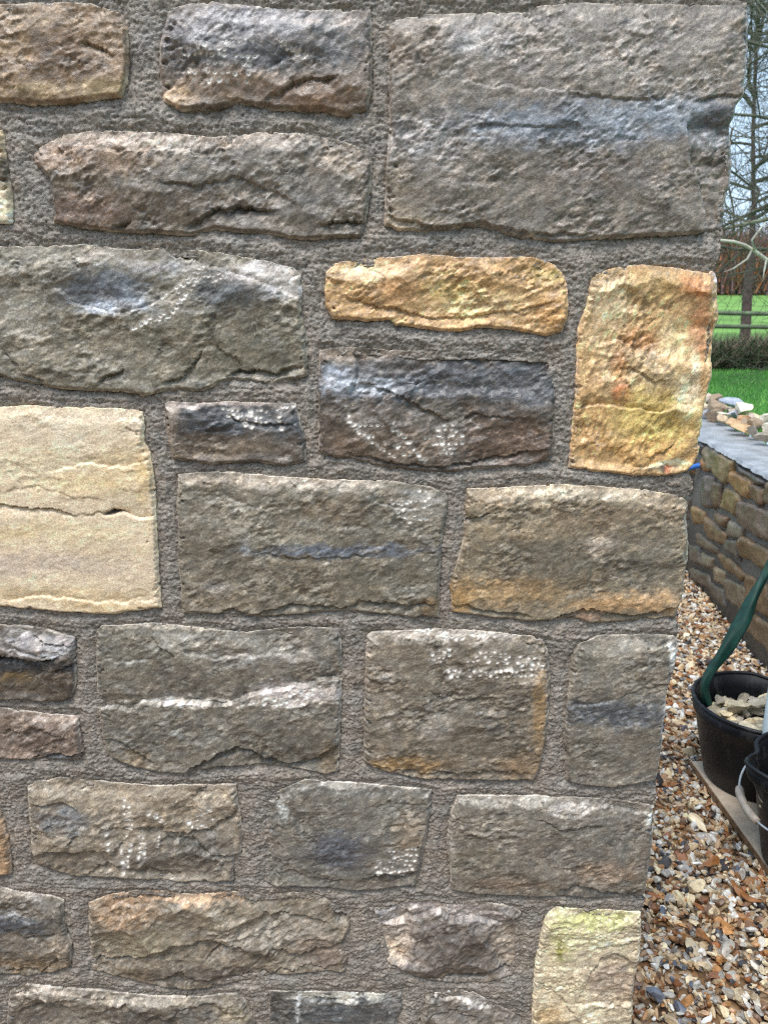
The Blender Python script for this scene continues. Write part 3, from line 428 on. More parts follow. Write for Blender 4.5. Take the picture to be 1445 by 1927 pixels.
# the wall goes on beyond the picture: coarser stones left, above and below
rnd = random.Random(8); z = 0.012; row = 0; XL, XR, ZT = -1.25, .326, 1.86
while z < ZT-.08:
    hh = rnd.uniform(.115, .165); x = XR; first = True
    if z < .05: hh = .147
    while x > XL+.05:
        ww = rnd.uniform(.13, .32); x0 = max(XL, x-ww)
        a_, b_, c_, d_ = x0+.008, x-.008 if not first else x, z+.009, min(z+hh-.009, ZT)
        cu, cv = proj(np.array([a_, b_, a_, b_]), np.array([c_, c_, d_, d_]), YF)
        inside = cu.max() > -175 and cu.min() < 1420 and cv.max() > -14 and cv.min() < 2024
        if not inside and b_-a_ > .03:
            P = []
            for k in range(28):
                t = k/28*4; sde = int(t); fr = t-sde
                q = [(a_+(b_-a_)*fr, c_), (b_, c_+(d_-c_)*fr), (b_-(b_-a_)*fr, d_), (a_, d_-(d_-c_)*fr)][sde]
                P.append((q[0]+rnd.uniform(-.003, .003), q[1]+rnd.uniform(-.003, .003)))
            cc = rnd.choice([(116, 107, 93), (122, 112, 98), (108, 101, 92), (188, 160, 112), (98, 92, 86), (130, 116, 94)])
            P = np.array(P); build_stone(dict(c=cc, r=1.6, f=3, a=22), 60+len(polys), wall, .0035, poly=P, depth=.2 if first else .06); polys.append(P)
        x = x0; first = False
    z += hh; row += 1

# mortar: relief in front, core behind
mo = [(-5000, 1)]
MR = [(1406,-60),(1406,2),(1398,60),(1392,134),(1388,170),(1370,260),(1372,330),(1358,380),(1356,420),(1364,437),(1356,446),(1355,464),(1356,476),(1350,492),(1347,502),(1339,515),(1335,560),(1336,640),(1318,760),(1306,850),(1296,888),(1300,897),(1303,906),(1305,920),(1297,932),(1290,938),(1285,1000),(1286,1080),(1270,1150),(1273,1166),(1277,1182),(1275,1196),(1262,1240),(1246,1340),(1230,1460),(1236,1472),(1234,1482),(1235,1498),(1228,1512),(1222,1560),(1210,1660),(1207,1692),(1215,1690),(1211,1708),(1207,1722),(1198,1790),(1184,1900),(1176,2030)]
mp_ = np.array(MR, float); mX, mZ = unproj_y(mp_[:, 0], mp_[:, 1], YF+.006)
def build_mortar(step, x0, x1, z0, z1, fine):
    xs = np.arange(x0, x1, step); zs = np.arange(z0, z1, step); X, Z = np.meshgrid(xs, zs)
    dd = np.full(X.shape, 1.0)
    for P in polys:                                       # distance to the nearest stone, 0 at its edge, negative under it
        i0 = np.searchsorted(xs, P[:, 0].min()-.03); i1 = np.searchsorted(xs, P[:, 0].max()+.03); j0 = np.searchsorted(zs, P[:, 1].min()-.03); j1 = np.searchsorted(zs, P[:, 1].max()+.03)
        if i1 <= i0 or j1 <= j0: continue
        dd[j0:j1, i0:i1] = np.minimum(dd[j0:j1, i0:i1], -sdf(X[j0:j1, i0:i1], Z[j0:j1, i0:i1], P))
    xr = np.interp(Z, mZ[::-1], mX[::-1]) if fine else np.full(Z.shape, .322)
    xr = xr+.0012*fbm(Z/.006, Z*0+3.3, 3, 901)
    keepv = (dd > -.007)
    c = keepv[:-1, :-1] | keepv[:-1, 1:] | keepv[1:, 1:] | keepv[1:, :-1]
    c &= (X[:-1, :-1] < xr[:-1, :-1])
    gz, gx = np.gradient(dd, step)
    F = grid_faces(None, len(xs), len(zs))[c.ravel()]; used = np.unique(F); mp = np.full(X.size, -1); mp[used] = np.arange(len(used)); F = mp[F]
    hz = np.abs(gz.ravel()[used]); X = X.ravel()[used]; Z = Z.ravel()[used]; dd = dd.ravel()[used]; xr = xr.ravel()[used]
    X = np.minimum(X, xr)
    de = np.clip(dd, 0, .03)
    bed = sst(.35, .8, hz)
    wob = .010*fbm(X/.09, X*0+.5, 2, 905)
    st_h = fbm(X/.045, (Z+wob)/.0062, 4, 911, .55); iso = fbm(X/.012, Z/.012, 4, 913, .6); gr_ = fbm(X/.0036, Z/.0030, 3, 917, .65)
    low = fbm(X/.07, Z/.035, 3, 919)
    h = -6.0+2.4*low+(1.7*st_h*bed+.6*st_h*(1-bed))+.5*terrace(st_h, 3)*bed+2.2*iso+1.5*gr_
    h = h+.9*facets(X/.0050, Z/.0040, 921, 2.4, 12)+.75*facets(X/.0028, Z/.0025, 931, 2.4, 12)
    h = h-1.1*sst(.004, 0, de)+1.8*sst(.002, .014, de)
    h = h-2.6*sst(.0, -.02, dd*0)-2.0*(1-sst(0, .010, xr-X))
    col = np.broadcast_to(alb((128, 122, 114)), (len(X), 3)).copy()
    col *= (1+.26*iso+.22*gr_+.22*fbm(X/.06, Z/.03, 3, 923))[:, None]
    t = fbm(X/.05, Z/.03, 3, 925)[:, None]; col *= 1+t*np.array([.09, .0, -.09])
    crest = (sst(.1, .6, st_h)*.30)[:, None]; col = col*(1-crest)+alb((150, 142, 140))*crest
    col *= (1+.22*cells(X/.0026, Z/.0024, 941)+.12*cells(X/.005, Z/.0045, 943))[:, None]
    dk = (sst(.25, .7, fbm(X/.03, Z/.012, 4, 927))*.30)[:, None]; col = col*(1-dk)+alb((84, 78, 72))*dk
    gn = sst(.5, .8, fbm(X/.0022, Z/.0022, 2, 929))[:, None]*.6; col = col*(1-gn)+alb((172, 166, 160))*gn
    V = np.stack([X, YF-h/1000, Z], 1); return boundary_skirt(V, F, .30 if fine else .10, col)
mb = MB()
for prm in ((GR*1.05, -.575, .345, .160, 1.445, True), (.005, XL, .325, 0.0, .162, False), (.005, XL, .325, 1.442, ZT, False), (.005, XL, -.573, .158, 1.448, False)):
    V_, F_, C_ = build_mortar(*prm); mb.add(V_, q=F_, col=C_)
mb.box(XL+.004, .308, YF+.022, YF+.42, 0, ZT-.003, col=alb((116, 108, 106)))
mb.build('mortar', M_MORTAR, wall)
for ch in wall.children: ch.location = -WALL_INV
wall['kind'] = 'thing'
NR = np.random.default_rng(21)
# ------------------------------------------------------------------ shapes shared below
def ico(sub):
    t = (1+5**.5)/2
    V = [np.array(p, float)/np.linalg.norm(p) for p in [(-1,t,0),(1,t,0),(-1,-t,0),(1,-t,0),(0,-1,t),(0,1,t),(0,-1,-t),(0,1,-t),(t,0,-1),(t,0,1),(-t,0,-1),(-t,0,1)]]
    F = [(0,11,5),(0,5,1),(0,1,7),(0,7,10),(0,10,11),(1,5,9),(5,11,4),(11,10,2),(10,7,6),(7,1,8),(3,9,4),(3,4,2),(3,2,6),(3,6,8),(3,8,9),(4,9,5),(2,4,11),(6,2,10),(8,6,7),(9,8,1)]
    for _ in range(sub):
        c = {}; G = []
        def mid(a, b):
            k = (min(a, b), max(a, b))
            if k not in c: p = V[a]+V[b]; V.append(p/np.linalg.norm(p)); c[k] = len(V)-1
            return c[k]
        for a, b, d in F:
            x, y, z_ = mid(a, b), mid(b, d), mid(d, a); G += [(a, x, z_), (b, y, x), (d, z_, y), (x, y, z_)]
        F = G
    return np.array(V), np.array(F)
ICO = {k: ico(k) for k in (0, 1, 2, 3)}
def rock(sub, seed, nplanes=9, lo=.45, hi=.85, rough=.03):
    rg = np.random.default_rng(seed); V, F = ICO[sub]; V = V.copy()
    for _ in range(nplanes):
        n_ = rg.normal(size=3); n_ /= np.linalg.norm(n_); o = rg.uniform(lo, hi); e = np.maximum(V@n_-o, 0); V = V-e[:, None]*n_
    return V*(1+rg.normal(0, rough, (len(V), 1))), F
def px_at(u, v, y):
    dx = (u-722.5)/FPX; dy = (963.5-v)/FPX; ry = math.cos(PITCH)+dy*math.sin(PITCH); return np.array([dx*y/ry, y, CAMH+(-math.sin(PITCH)+dy*math.cos(PITCH))*y/ry])
def rotm(rx, ry, rz):
    cx, sx, cy, sy, cz, sz = math.cos(rx), math.sin(rx), math.cos(ry), math.sin(ry), math.cos(rz), math.sin(rz)
    return np.array([[cz,-sz,0],[sz,cz,0],[0,0,1]])@np.array([[cy,0,sy],[0,1,0],[-sy,0,cy]])@np.array([[1,0,0],[0,cx,-sx],[0,sx,cx]])

# ------------------------------------------------------------------ ground and gravel
M_PEB = attr_mat('pebble', rough=.42, spec=.5, bumps=((300, .25, .001),), cvar=.16, cscale=260, rvar=.15)
M_SOIL = attr_mat('gravel_bed', rough=.8, spec=.2, bumps=((60, 1, .01),), cvar=.5, cscale=90, attrib=False, base=(.16, .115, .075))
_n = M_SOIL.node_tree; _b = _n.nodes['Principled BSDF']; _tc = node(_n, 'ShaderNodeTexCoord'); _vo = node(_n, 'ShaderNodeTexVoronoi', Scale=62.0); _cr = _n.nodes.new('ShaderNodeValToRGB')
_cr.color_ramp.elements[0].color = (.05, .035, .025, 1); _cr.color_ramp.elements[1].color = (.52, .44, .36, 1); _e = _cr.color_ramp.elements.new(.45); _e.color = (.30, .17, .08, 1); _e = _cr.color_ramp.elements.new(.7); _e.color = (.38, .29, .20, 1)
_sp = node(_n, 'ShaderNodeSeparateColor'); _bp = node(_n, 'ShaderNodeBump', Strength=1.0, Distance=.012); _bp.invert = True
_n.links.new(_tc.outputs['Object'], _vo.inputs['Vector']); _n.links.new(_vo.outputs['Color'], _sp.inputs[0]); _n.links.new(_sp.outputs[0], _cr.inputs[0]); _n.links.new(_cr.outputs[0], _b.inputs['Base Color']); _n.links.new(_vo.outputs['Distance'], _bp.inputs['Height']); _n.links.new(_bp.outputs[0], _b.inputs['Normal'])
mb = MB(); mb.box(-14, 1.42, -8, 7.2, -.3, -.006); g = mb.build('ground', M_SOIL, smooth=False); tag(g, kind='structure')
PAL = np.array([(214,186,148),(180,130,82),(156,100,60),(240,234,224),(166,160,152),(72,70,72),(236,214,176),(112,116,128),(196,160,122),(132,98,72),(218,208,192),(206,146,86)], float)
PW = np.array([.17,.11,.08,.12,.07,.05,.13,.015,.12,.10,.10,.02]); PW /= PW.sum()
def gravel():
    out = MB(); T1 = [rock(1, 500+i, 9, .38, .85, .05) for i in range(40)]
    def scatter(x0, x1, y0, y1, dens, smin, smax, zlo, zhi):
        n = int((x1-x0)*(y1-y0)*dens); P = NR.random((n, 2))*[x1-x0, y1-y0]+[x0, y0]
        xr_ = 1.285+.106*(P[:, 1]-2.4)+.01; P = P[P[:, 0] < xr_]; n = len(P)
        sz = smin*(smax/smin)**(NR.random(n)**1.3); sc = sz[:, None]*np.stack([NR.uniform(1.0, 1.85, n), NR.uniform(.75, 1.15, n), NR.uniform(.45, .9, n)], 1)
        ti = NR.integers(0, len(T1), n); rx = NR.normal(0, .55, n); ry = NR.normal(0, .55, n); rz = NR.random(n)*6.28
        cl = lin(PAL[NR.choice(len(PAL), n, p=PW)])*NR.uniform(.62, 1.15, (n, 1))*.80
        zz = NR.uniform(zlo, zhi, n)+.004*np.sin(P[:, 0]*11)*np.sin(P[:, 1]*7)
        for k in range(len(T1)):
            I = np.where(ti == k)[0]
            if not len(I): continue
            V0, F0 = T1[k]; m = len(V0); W = V0[None]*sc[I][:, None, :]
            cx, sx = np.cos(rx[I])[:, None], np.sin(rx[I])[:, None]; y1_ = W[..., 1]*cx-W[..., 2]*sx; z1_ = W[..., 1]*sx+W[..., 2]*cx
            cy, sy = np.cos(ry[I])[:, None], np.sin(ry[I])[:, None]; x2 = W[..., 0]*cy+z1_*sy; z2 = -W[..., 0]*sy+z1_*cy
            cz, s_ = np.cos(rz[I])[:, None], np.sin(rz[I])[:, None]
            W = np.stack([x2*cz-y1_*s_+P[I, 0:1], x2*s_+y1_*cz+P[I, 1:2], z2+zz[I][:, None]], -1)
            F = (F0[None]+(np.arange(len(I))*m)[:, None, None]).reshape(-1, 3)
            cv = np.repeat(cl[I], m, 0)*(1+.16*NR.normal(size=(len(I)*m, 1)))
            out.add(W.reshape(-1, 3), t=F, col=np.clip(cv, .01, .8))
    scatter(.30, 1.25, .86, 2.0, 11500, .0042, .0110, -.003, .009)
    scatter(.50, 1.42, 2.0, 3.5, 7500, .0052, .0125, -.003, .009)
    scatter(.30, 1.3, .86, 2.0, 160, .013, .018, .002, .010)
    scatter(.34, 1.25, -.2, .86, 3600, .006, .012, -.003, .006)
    scatter(-.8, .5, 1.26, 3.5, 3600, .006, .0125, -.003, .007); scatter(-.8, 1.5, 3.5, 4.6, 2600, .007, .013, -.003, .006); scatter(-.9, .34, -.2, .78, 3600, .006, .012, -.003, .006)
    return out.build('gravel', M_PEB, smooth=False)
tag(gravel(), kind='stuff')

# ------------------------------------------------------------------ low retaining wall behind, running away from the camera
P0 = np.array([1.25, 2.40]); DS = np.array([.1056, .9944]); NS = np.array([-.9944, .1056]); HT = .615; TH = .205
def wloc(s, o, z_):   # s along, o outwards from the face
    s, o, z_ = np.broadcast_arrays(np.asarray(s, float), np.asarray(o, float), np.asarray(z_, float))
    return np.stack([P0[0]+DS[0]*s+NS[0]*o, P0[1]+DS[1]*s+NS[1]*o, z_], -1)
def to_wall(u, v):
    dx = (u-722.5)/FPX; dy = (963.5-v)/FPX; r = np.array([dx, math.cos(PITCH)+dy*math.sin(PITCH), -math.sin(PITCH)+dy*math.cos(PITCH)])
    t = (P0@NS)/(r[:2]@NS); p = r*t; return (p[:2]-P0)@DS, p[2]+CAMH
M_STONE2 = attr_mat('wet_wall_stone', rough=.42, spec=.5, bumps=((90, .6, .004), (400, .5, .0015)), cvar=.3, cscale=150, rvar=.12)
M_MORT2 = attr_mat('dark_mortar', rough=.75, spec=.3, bumps=((160, .8, .004),), cvar=.35, cscale=120, attrib=False, base=(.13, .115, .10))
M_CEM = attr_mat('pale_cement', rough=.42, spec=.5, bumps=((40, .7, .006), (300, .5, .0015)), cvar=.30, cscale=14, attrib=False, base=(.31, .32, .335), rvar=.2)
low = tag(empty('retaining_wall', (P0[0], P0[1], 0)), 'low stone retaining wall with a pale cement top, running away behind the gravel', 'wall'); low['kind'] = 'thing'
def lowpoly(P, seed, c, h=.012):
    """one stone face on the low wall from an outline in (s, z)"""
    st = .008; P = np.array(P); xs = np.arange(P[:, 0].min()-st, P[:, 0].max()+st*1.5, st); zs = np.arange(P[:, 1].min()-st, P[:, 1].max()+st*1.5, st)
    X, Z = np.meshgrid(xs, zs); d = sdf(X, Z, P)+.003*fbm(X/.04, Z/.04, 2, seed); gz, gx = np.gradient(d, st); gl = np.hypot(gx, gz)+1e-6
    inn = d > 0; cc = inn[:-1, :-1] | inn[:-1, 1:] | inn[1:, 1:] | inn[1:, :-1]; F = grid_faces(None, len(xs), len(zs))[cc.ravel()]
    if not len(F): return None
    us = np.unique(F); mp = np.full(X.size, -1); mp[us] = np.arange(len(us)); F = mp[F]
    X, Z, d, gx, gz, gl = [q.ravel()[us] for q in (X, Z, d, gx, gz, gl)]
    sh = np.where(d < 0, np.clip(-d/gl, 0, st), 0); X = X+gx/gl*sh; Z = Z+gz/gl*sh; d = np.maximum(d, 0)
    h_ = -.002+h*sst(0, .007, d)+.016*(scoops(X/.075, Z/.06, seed+3, 1.6, .8)-.2)+.004*fbm(X/.03, Z/.02, 3, seed+5)
    V = wloc(X, h_, Z)
    E = np.concatenate([F[:, [0, 1]], F[:, [1, 2]], F[:, [2, 3]], F[:, [3, 0]]]); S_ = np.sort(E, 1); key = S_[:, 0]*len(V)+S_[:, 1]
    _, inv, cnt = np.unique(key, return_inverse=True, return_counts=True); B = E[cnt[inv] == 1]; ids = np.unique(B); m2 = np.full(len(V), -1); m2[ids] = np.arange(len(ids))+len(V)
    W = wloc(X[ids], -.03, Z[ids]); F = np.concatenate([F, np.stack([B[:, 1], B[:, 0], m2[B[:, 0]], m2[B[:, 1]]], 1)])
    V = np.concatenate([V, W]); V[:, 0] -= P0[0]; V[:, 1] -= P0[1]
    n1 = fbm(X/.05, Z/.03, 4, seed+7)[:, None]; cl = lin(c)*np.array([.84, .81, .77])*(1+.5*n1)
    return V, F, np.clip(np.concatenate([cl, cl[ids]]), .01, .8)
TR = [([(1314,821),(1328,824),(1326,838),(1315,855)],(96,90,86)),([(1330,831),(1347,831),(1345,848),(1340,879),(1333,881),(1323,862),(1326,848)],(140,126,104)),
([(1349,836),(1378,850),(1377,862),(1371,893),(1361,905),(1345,893),(1340,883),(1347,855)],(148,128,96)),([(1385,855),(1438,883),(1445,891),(1440,905),(1419,910),(1400,893),(1383,876)],(98,90,84)),
([(1317,864),(1335,874),(1336,883),(1326,886),(1316,871)],(160,116,76)),([(1378,891),(1409,905),(1408,926),(1402,936),(1385,924),(1376,907)],(160,124,84)),
([(1411,912),(1433,922),(1431,948),(1423,948),(1409,936)],(120,96,74)),([(1326,898),(1340,902),(1337,926),(1335,950),(1323,950),(1318,926)],(112,100,96)),
([(1342,910),(1355,914),(1352,948),(1342,953)],(112,94,76)),([(1364,922),(1385,929),(1390,943),(1380,967),(1357,953)],(140,118,84)),
([(1395,948),(1420,956),(1447,969),(1456,1015),(1421,1005),(1392,984)],(112,96,84)),([(1304,955),(1323,965),(1321,984),(1304,984)],(148,120,84)),
([(1326,974),(1342,986),(1361,1003),(1359,1022),(1333,1012),(1326,993)],(126,102,76)),([(1342,965),(1366,974),(1361,991),(1345,981)],(116,94,74)),
([(1371,981),(1395,993),(1392,1012),(1368,1007)],(128,118,104)),([(1400,1015),(1440,1036),(1442,1070),(1428,1067),(1397,1046)],(120,98,70)),
([(1366,1015),(1390,1022),(1388,1050),(1364,1031)],(100,90,82)),([(1314,1005),(1347,1031),(1347,1043),(1318,1027)],(106,90,74)),
([(1321,1041),(1340,1050),(1337,1070),(1323,1062)],(120,108,92)),([(1296,1027),(1314,1031),(1316,1060),(1298,1055)],(104,94,84)),
([(1352,1043),(1376,1055),(1395,1079),(1390,1089),(1361,1067)],(118,94,66)),([(1342,1067),(1361,1077),(1359,1100),(1345,1093)],(138,120,96)),
([(1300,1070),(1330,1082),(1332,1106),(1304,1092)],(100,88,76)),([(1365,1092),(1400,1108),(1402,1150),(1369,1128)],(110,96,78)),
([(1405,1086),(1440,1106),(1447,1160),(1408,1140)],(118,94,68)),([(1392,1155),(1420,1160),(1450,1182),(1449,1226),(1405,1186)],(112,92,70)),([(1335,1098),(1358,1110),(1362,1142),(1338,1120)],(96,86,76)),
([(1446,905),(1480,922),(1478,960),(1440,945)],(120,104,84)),([(1450,1075),(1500,1100),(1500,1160),(1452,1140)],(108,92,76)),([(1462,975),(1520,1000),(1520,1060),(1462,1035)],(126,104,78))]
smin_, smax_ = 9, -9
for i, (pp, c) in enumerate(TR):
    P = [to_wall(*q) for q in pp]; P = [(a, min(b, HT-.03)) for a, b in P]; smin_ = min(smin_, min(q[0] for q in P)); smax_ = max(smax_, max(q[0] for q in P))
    P = np.array(P); P = P.mean(0)+(P-P.mean(0))*1.22; P[:, 1] = np.minimum(P[:, 1], HT-.02)
    r_ = lowpoly(P, 3000+i*11, c, .011)
    if r_: mesh_np('stone', r_[0], r_[1], M_STONE2, low, True, r_[2])
bulk = MB()
for (a0, a1) in ((-1.7, smin_-.02), (smax_+.02, 2.7)):
    z_ = .02
    while z_ < HT-.08:
        hh = rnd.uniform(.08, .13); s_ = a0
        while s_ < a1-.05:
            w_ = min(rnd.uniform(.09, .24), a1-s_); P = [(s_+.008, z_+.006), (s_+w_-.008, z_+.006+rnd.uniform(-.004, .004)), (s_+w_-.01, min(z_+hh-.008, HT-.03)), (s_+.01, min(z_+hh-.01, HT-.03))]
            r_ = lowpoly(P, rnd.randint(0, 9999), rnd.choice([(112,96,78), (100,90,82), (140,116,84), (120,100,72), (96,86,78)]))
            if r_: bulk.add(r_[0], q=r_[1], col=r_[2])
            s_ += w_
        z_ += hh
o = bulk.build('stone_facing', M_STONE2, low); o['kind'] = 'stuff'
def prism(s0, s1, o0, o1, z0, z1, n=60, seed=0, wob=.0):
    S = np.linspace(s0, s1, n); w1 = wob*fbm(S/.09, S*0+seed, 4, seed); w2 = wob*fbm(S/.07, S*0+seed+9, 4, seed+3)
    ring = [wloc(S, o0, z0), wloc(S, o1+w1, z0+w2*.6), wloc(S, o1+w1*.7-.008, z1+w2*.25-.004), wloc(S, o1-.035, z1), wloc(S, o0, z1)]
    V = np.stack(ring, 1).reshape(-1, 3); V[:, 0] -= P0[0]; V[:, 1] -= P0[1]; k = 5
    i = np.arange(n-1)[:, None]*k; j = np.arange(k)[None]; jj = (j+1) % k
    q = np.stack([i+j, i+k+j, i+k+jj, i+jj], -1).reshape(-1, 4)
    return V, q
V_, q_ = prism(-1.7, 2.7, -TH, -.004, -.05, HT-.0165, seed=2, wob=.004); mb = MB(); mb.add(V_, q=q_)
mb.build('mortar', M_MORT2, low, smooth=True)
V_, q_ = prism(-1.72, 2.72, -TH-.004, .004, HT-.016, HT, n=300, seed=4, wob=.018); mb = MB(); mb.add(V_, q=q_); mb.build('coping', M_CEM, low, smooth=False)

# ------------------------------------------------------------------ rubble: separate broken stones
M_RUB = attr_mat('rubble', rough=.6, spec=.35, bumps=((120, .5, .003),), cvar=.2, cscale=70, rvar=.15)
RUBC = [(196,176,148),(178,156,128),(160,146,130),(210,190,156),(150,146,148),(184,150,112),(204,192,172),(142,122,100)]
def rubble(name, p, sc, col, seed, label, group, rot=None):
    V, F = rock(2, seed, 12, .28, .72, .012); R_ = rotm(*(rot or (rnd.uniform(-.5, .5), rnd.uniform(-.5, .5), rnd.uniform(0, 6.28))))
    V = (V*np.array(sc))@R_.T; cl = np.clip(lin(col)*1.15*(1+.12*np.random.default_rng(seed).normal(size=(len(V), 1))), .01, .8)
    o = mesh_np(name, V, F, M_RUB, None, False, cl, loc=tuple(p))
    return tag(o, label, 'stone', group)
LG = 'broken stones heaped behind the low wall'
for i in range(64):
    s_ = -.75+i*.042+rnd.uniform(-.02, .02); off = -TH-rnd.uniform(-.02, .20); zz = HT+.020+rnd.uniform(0, .055)*(1 if off > -TH-.13 else .3)
    if i % 3 == 0: off = -TH+.022; zz = HT+.03
    p = wloc(s_, off, zz); sz = rnd.uniform(.042, .070); c = rnd.choice(RUBC)
    rubble('rubble_stone', p, (sz*rnd.uniform(.9, 1.4), sz*rnd.uniform(.7, 1), sz*rnd.uniform(.5, .8)), c, 700+i, 'pale tan broken stone lying loose in the heap behind the low wall', LG)
for (u_, v_, off, c, sc, lb) in [(1376,757,-.33,(150,156,170),(.085,.06,.045),'blue grey flat stone on top of the heap behind the low wall'),(1398,770,-.30,(224,208,182),(.07,.05,.05),'cream blocky stone on the heap beside the blue grey one'),
        (1378,781,-.26,(168,170,182),(.075,.05,.03),'pale blue grey slab leaning below the top stone of the heap'),(1412,800,-.27,(178,138,104),(.075,.06,.05),'brown pointed stone near the middle of the heap behind the low wall'),(1332,752,-.34,(184,166,150),(.06,.06,.05),'pinkish tan round stone where the heap meets the near wall')]:
    dx = (u_-722.5)/FPX; dy = (963.5-v_)/FPX; r = np.array([dx, math.cos(PITCH)+dy*math.sin(PITCH), -math.sin(PITCH)+dy*math.cos(PITCH)])
    t = (P0@NS+off)/(r[:2]@NS); p = r*t; p[2] += CAMH
    rubble('rubble_stone', p, sc, c, int(u_), lb, LG)

# ------------------------------------------------------------------ plywood board, two buckets, pipes, strap
M_PLY = attr_mat('weathered_plywood', rough=.65, spec=.3, bumps=((90, .3, .001),), cvar=.16, cscale=40, attrib=False, base=(.46, .37, .28))
M_PLYE = attr_mat('plywood_edge', rough=.8, spec=.2, bumps=((200, .6, .002),), cvar=.4, cscale=60, attrib=False, base=(.17, .095, .05))
M_BLACK = attr_mat('black_rubber', rough=.5, spec=.3, bumps=((30, .25, .004),), cvar=.5, cscale=14, attrib=False, base=(.004, .0048, .0075), rvar=.14)
_n = M_BLACK.node_tree; _b = _n.nodes['Principled BSDF']; _src = _b.inputs['Base Color'].links[0].from_socket      # dried mortar scuffs
_tc = node(_n, 'ShaderNodeTexCoord'); _mp = node(_n, 'ShaderNodeMapping'); _mp.inputs['Scale'].default_value = (1, 1, .45); _nz = node(_n, 'ShaderNodeTexNoise', Scale=26.0, Detail=8.0, Roughness=.72)
_rp = node(_n, 'ShaderNodeMapRange'); _rp.inputs[1].default_value = .53; _rp.inputs[2].default_value = .74; _rp.inputs[4].default_value = .55
_mx = node(_n, 'ShaderNodeMix', data_type='RGBA'); _mx.inputs[7].default_value = (.10, .095, .085, 1)
_n.links.new(_tc.outputs['Object'], _mp.inputs[0]); _n.links.new(_mp.outputs[0], _nz.inputs['Vector']); _n.links.new(_nz.outputs[0], _rp.inputs[0]); _n.links.new(_rp.outputs[0], _mx.inputs[0]); _n.links.new(_src, _mx.inputs[6]); _n.links.new(_mx.outputs[2], _b.inputs['Base Color'])
M_WIRE = attr_mat('dull_wire', rough=.45, spec=.6, bumps=(), cvar=.2, cscale=100, attrib=False, base=(.30, .33, .36))
M_GRIP = attr_mat('plastic_grip', rough=.5, spec=.4, bumps=((120, .3, .001),), cvar=.2, cscale=50, attrib=False, base=(.33, .28, .23))
M_PIPE = attr_mat('white_plastic', rough=.35, spec=.5, bumps=(), cvar=.06, cscale=10, attrib=False, base=(.55, .64, .68))
M_BLUE = attr_mat('blue_plastic', rough=.4, spec=.5, bumps=(), cvar=.1, cscale=30, attrib=False, base=(.03, .16, .55))
M_GREEN = attr_mat('green_woven_strap', rough=.6, spec=.35, bumps=((500, .6, .0008),), cvar=.3, cscale=60, attrib=False, base=(.004, .036, .026))
bd = tag(empty('plywood_board', (1.0, 1.3, .012), (0, 0, math.radians(1.5))), 'thin weathered plywood board lying on the gravel under the two black buckets', 'board')
mb = MB(); mb.box(-.205, .063, -.62, .44, .0132, .0150); mb.build('top_veneer', M_PLY, bd, False)
mb = MB(); mb.box(-.207, .065, -.622, .442, 0, .0131); mb.build('core', M_PLYE, bd, False)
def bucket(loc, rz, label, rr, rf, H, spout, handle):
    b = tag(empty('bucket', loc, (0, 0, rz)), label, 'bucket', 'black buckets standing on the board')
    n = 96; th = np.arange(n)/n*2*math.pi
    dth = (th-spout+math.pi) % (2*math.pi)-math.pi
    def ring(r0, z_, sp): k = np.exp(-(dth/.20)**2)-.45*np.exp(-((np.abs(dth)-.42)/.14)**2); r_ = r0+sp*k; return np.stack([r_*np.cos(th), r_*np.sin(th), np.full(n, z_)+sp*.25*k], 1)
    prof = [(rf*.55, .004, 0), (rf*.93, .0, 0), (rf, .006, 0), (rf+(rr-rf)*.35, H*.35, 0), (rf+(rr-rf)*.66, H*.66, .001), (rf+(rr-rf)*.80, H*.82, .006), (rr-.004, H-.034, .018), (rr-.001, H-.030, .018), (rr+.002, H-.004, .022), (rr-.006, H-.004, .022), (rr-.010, H-.04, .017), (rf+(rr-rf)*.62-.005, H*.62, .001), (rf-.006, .012, 0), (rf*.5, .012, 0)]
    V = np.concatenate([ring(*p) for p in prof]); m = len(prof); i = np.arange(m-1)[:, None]*n; j = np.arange(n)[None]; k = (j+1) % n
    q = np.stack([i+j, i+k, i+n+k, i+n+j], -1).reshape(-1, 4); mb = MB(); mb.add(V, q=q)
    c0 = len(V); mb.add([(0, 0, .012)], t=None)
    mb.t.append(np.stack([np.full(n, c0), (m-1)*n+np.arange(n), (m-1)*n+(np.arange(n)+1) % n], 1))
    body = mb.build('body', M_BLACK, b)
    R_ = ring(rr-.001, H-.001, .022); mb = MB(); mb.tube(np.concatenate([R_, R_[:1]]), .0052, n=8, cap=False); mb.build('rim', M_BLACK, b)
    la = handle['lug']
    for s_ in (0, math.pi):
        a = la+s_; mb = MB(); mb.tube([((rr-.004)*math.cos(a), (rr-.004)*math.sin(a), H-.030), ((rr+.014)*math.cos(a), (rr+.014)*math.sin(a), H-.030)], [.017, .011], n=16); mb.build('lug', M_BLACK, b)
    ax = np.array([math.cos(la), math.sin(la), 0]); tl = handle['tilt']; side = np.array([-math.sin(la), math.cos(la), 0])*handle['side']; dr = side*math.cos(tl)+np.array([0, 0, 1.0])*math.sin(tl)
    ph = np.linspace(0, math.pi, 41); Rb = rr+.012; P = np.array([ax*Rb*math.cos(p_)+dr*(handle['reach']*math.sin(p_)**.8) for p_ in ph])+[0, 0, H-.03]
    mb = MB(); mb.tube(P, .0023, n=8); hd = mb.build('handle', M_WIRE, b)
    if handle.get('grip'):
        G = P[18:27]; mb = MB(); mb.tube(G, [.0075, .0085, .0088, .0085, .008, .0085, .0088, .0095, .0080], n=12); mb.build('grip', M_GRIP, hd)
    return b
B1 = np.array([.905, 1.665, .0275]); B2 = np.array([.903, 1.352, .0275])
bucket(tuple(B1), 0, 'black bucket full of stone chips, farther of two, with a green strap over its rim', .155, .112, .206, math.radians(35), dict(lug=math.radians(-112), tilt=math.radians(34), side=1, reach=.15))
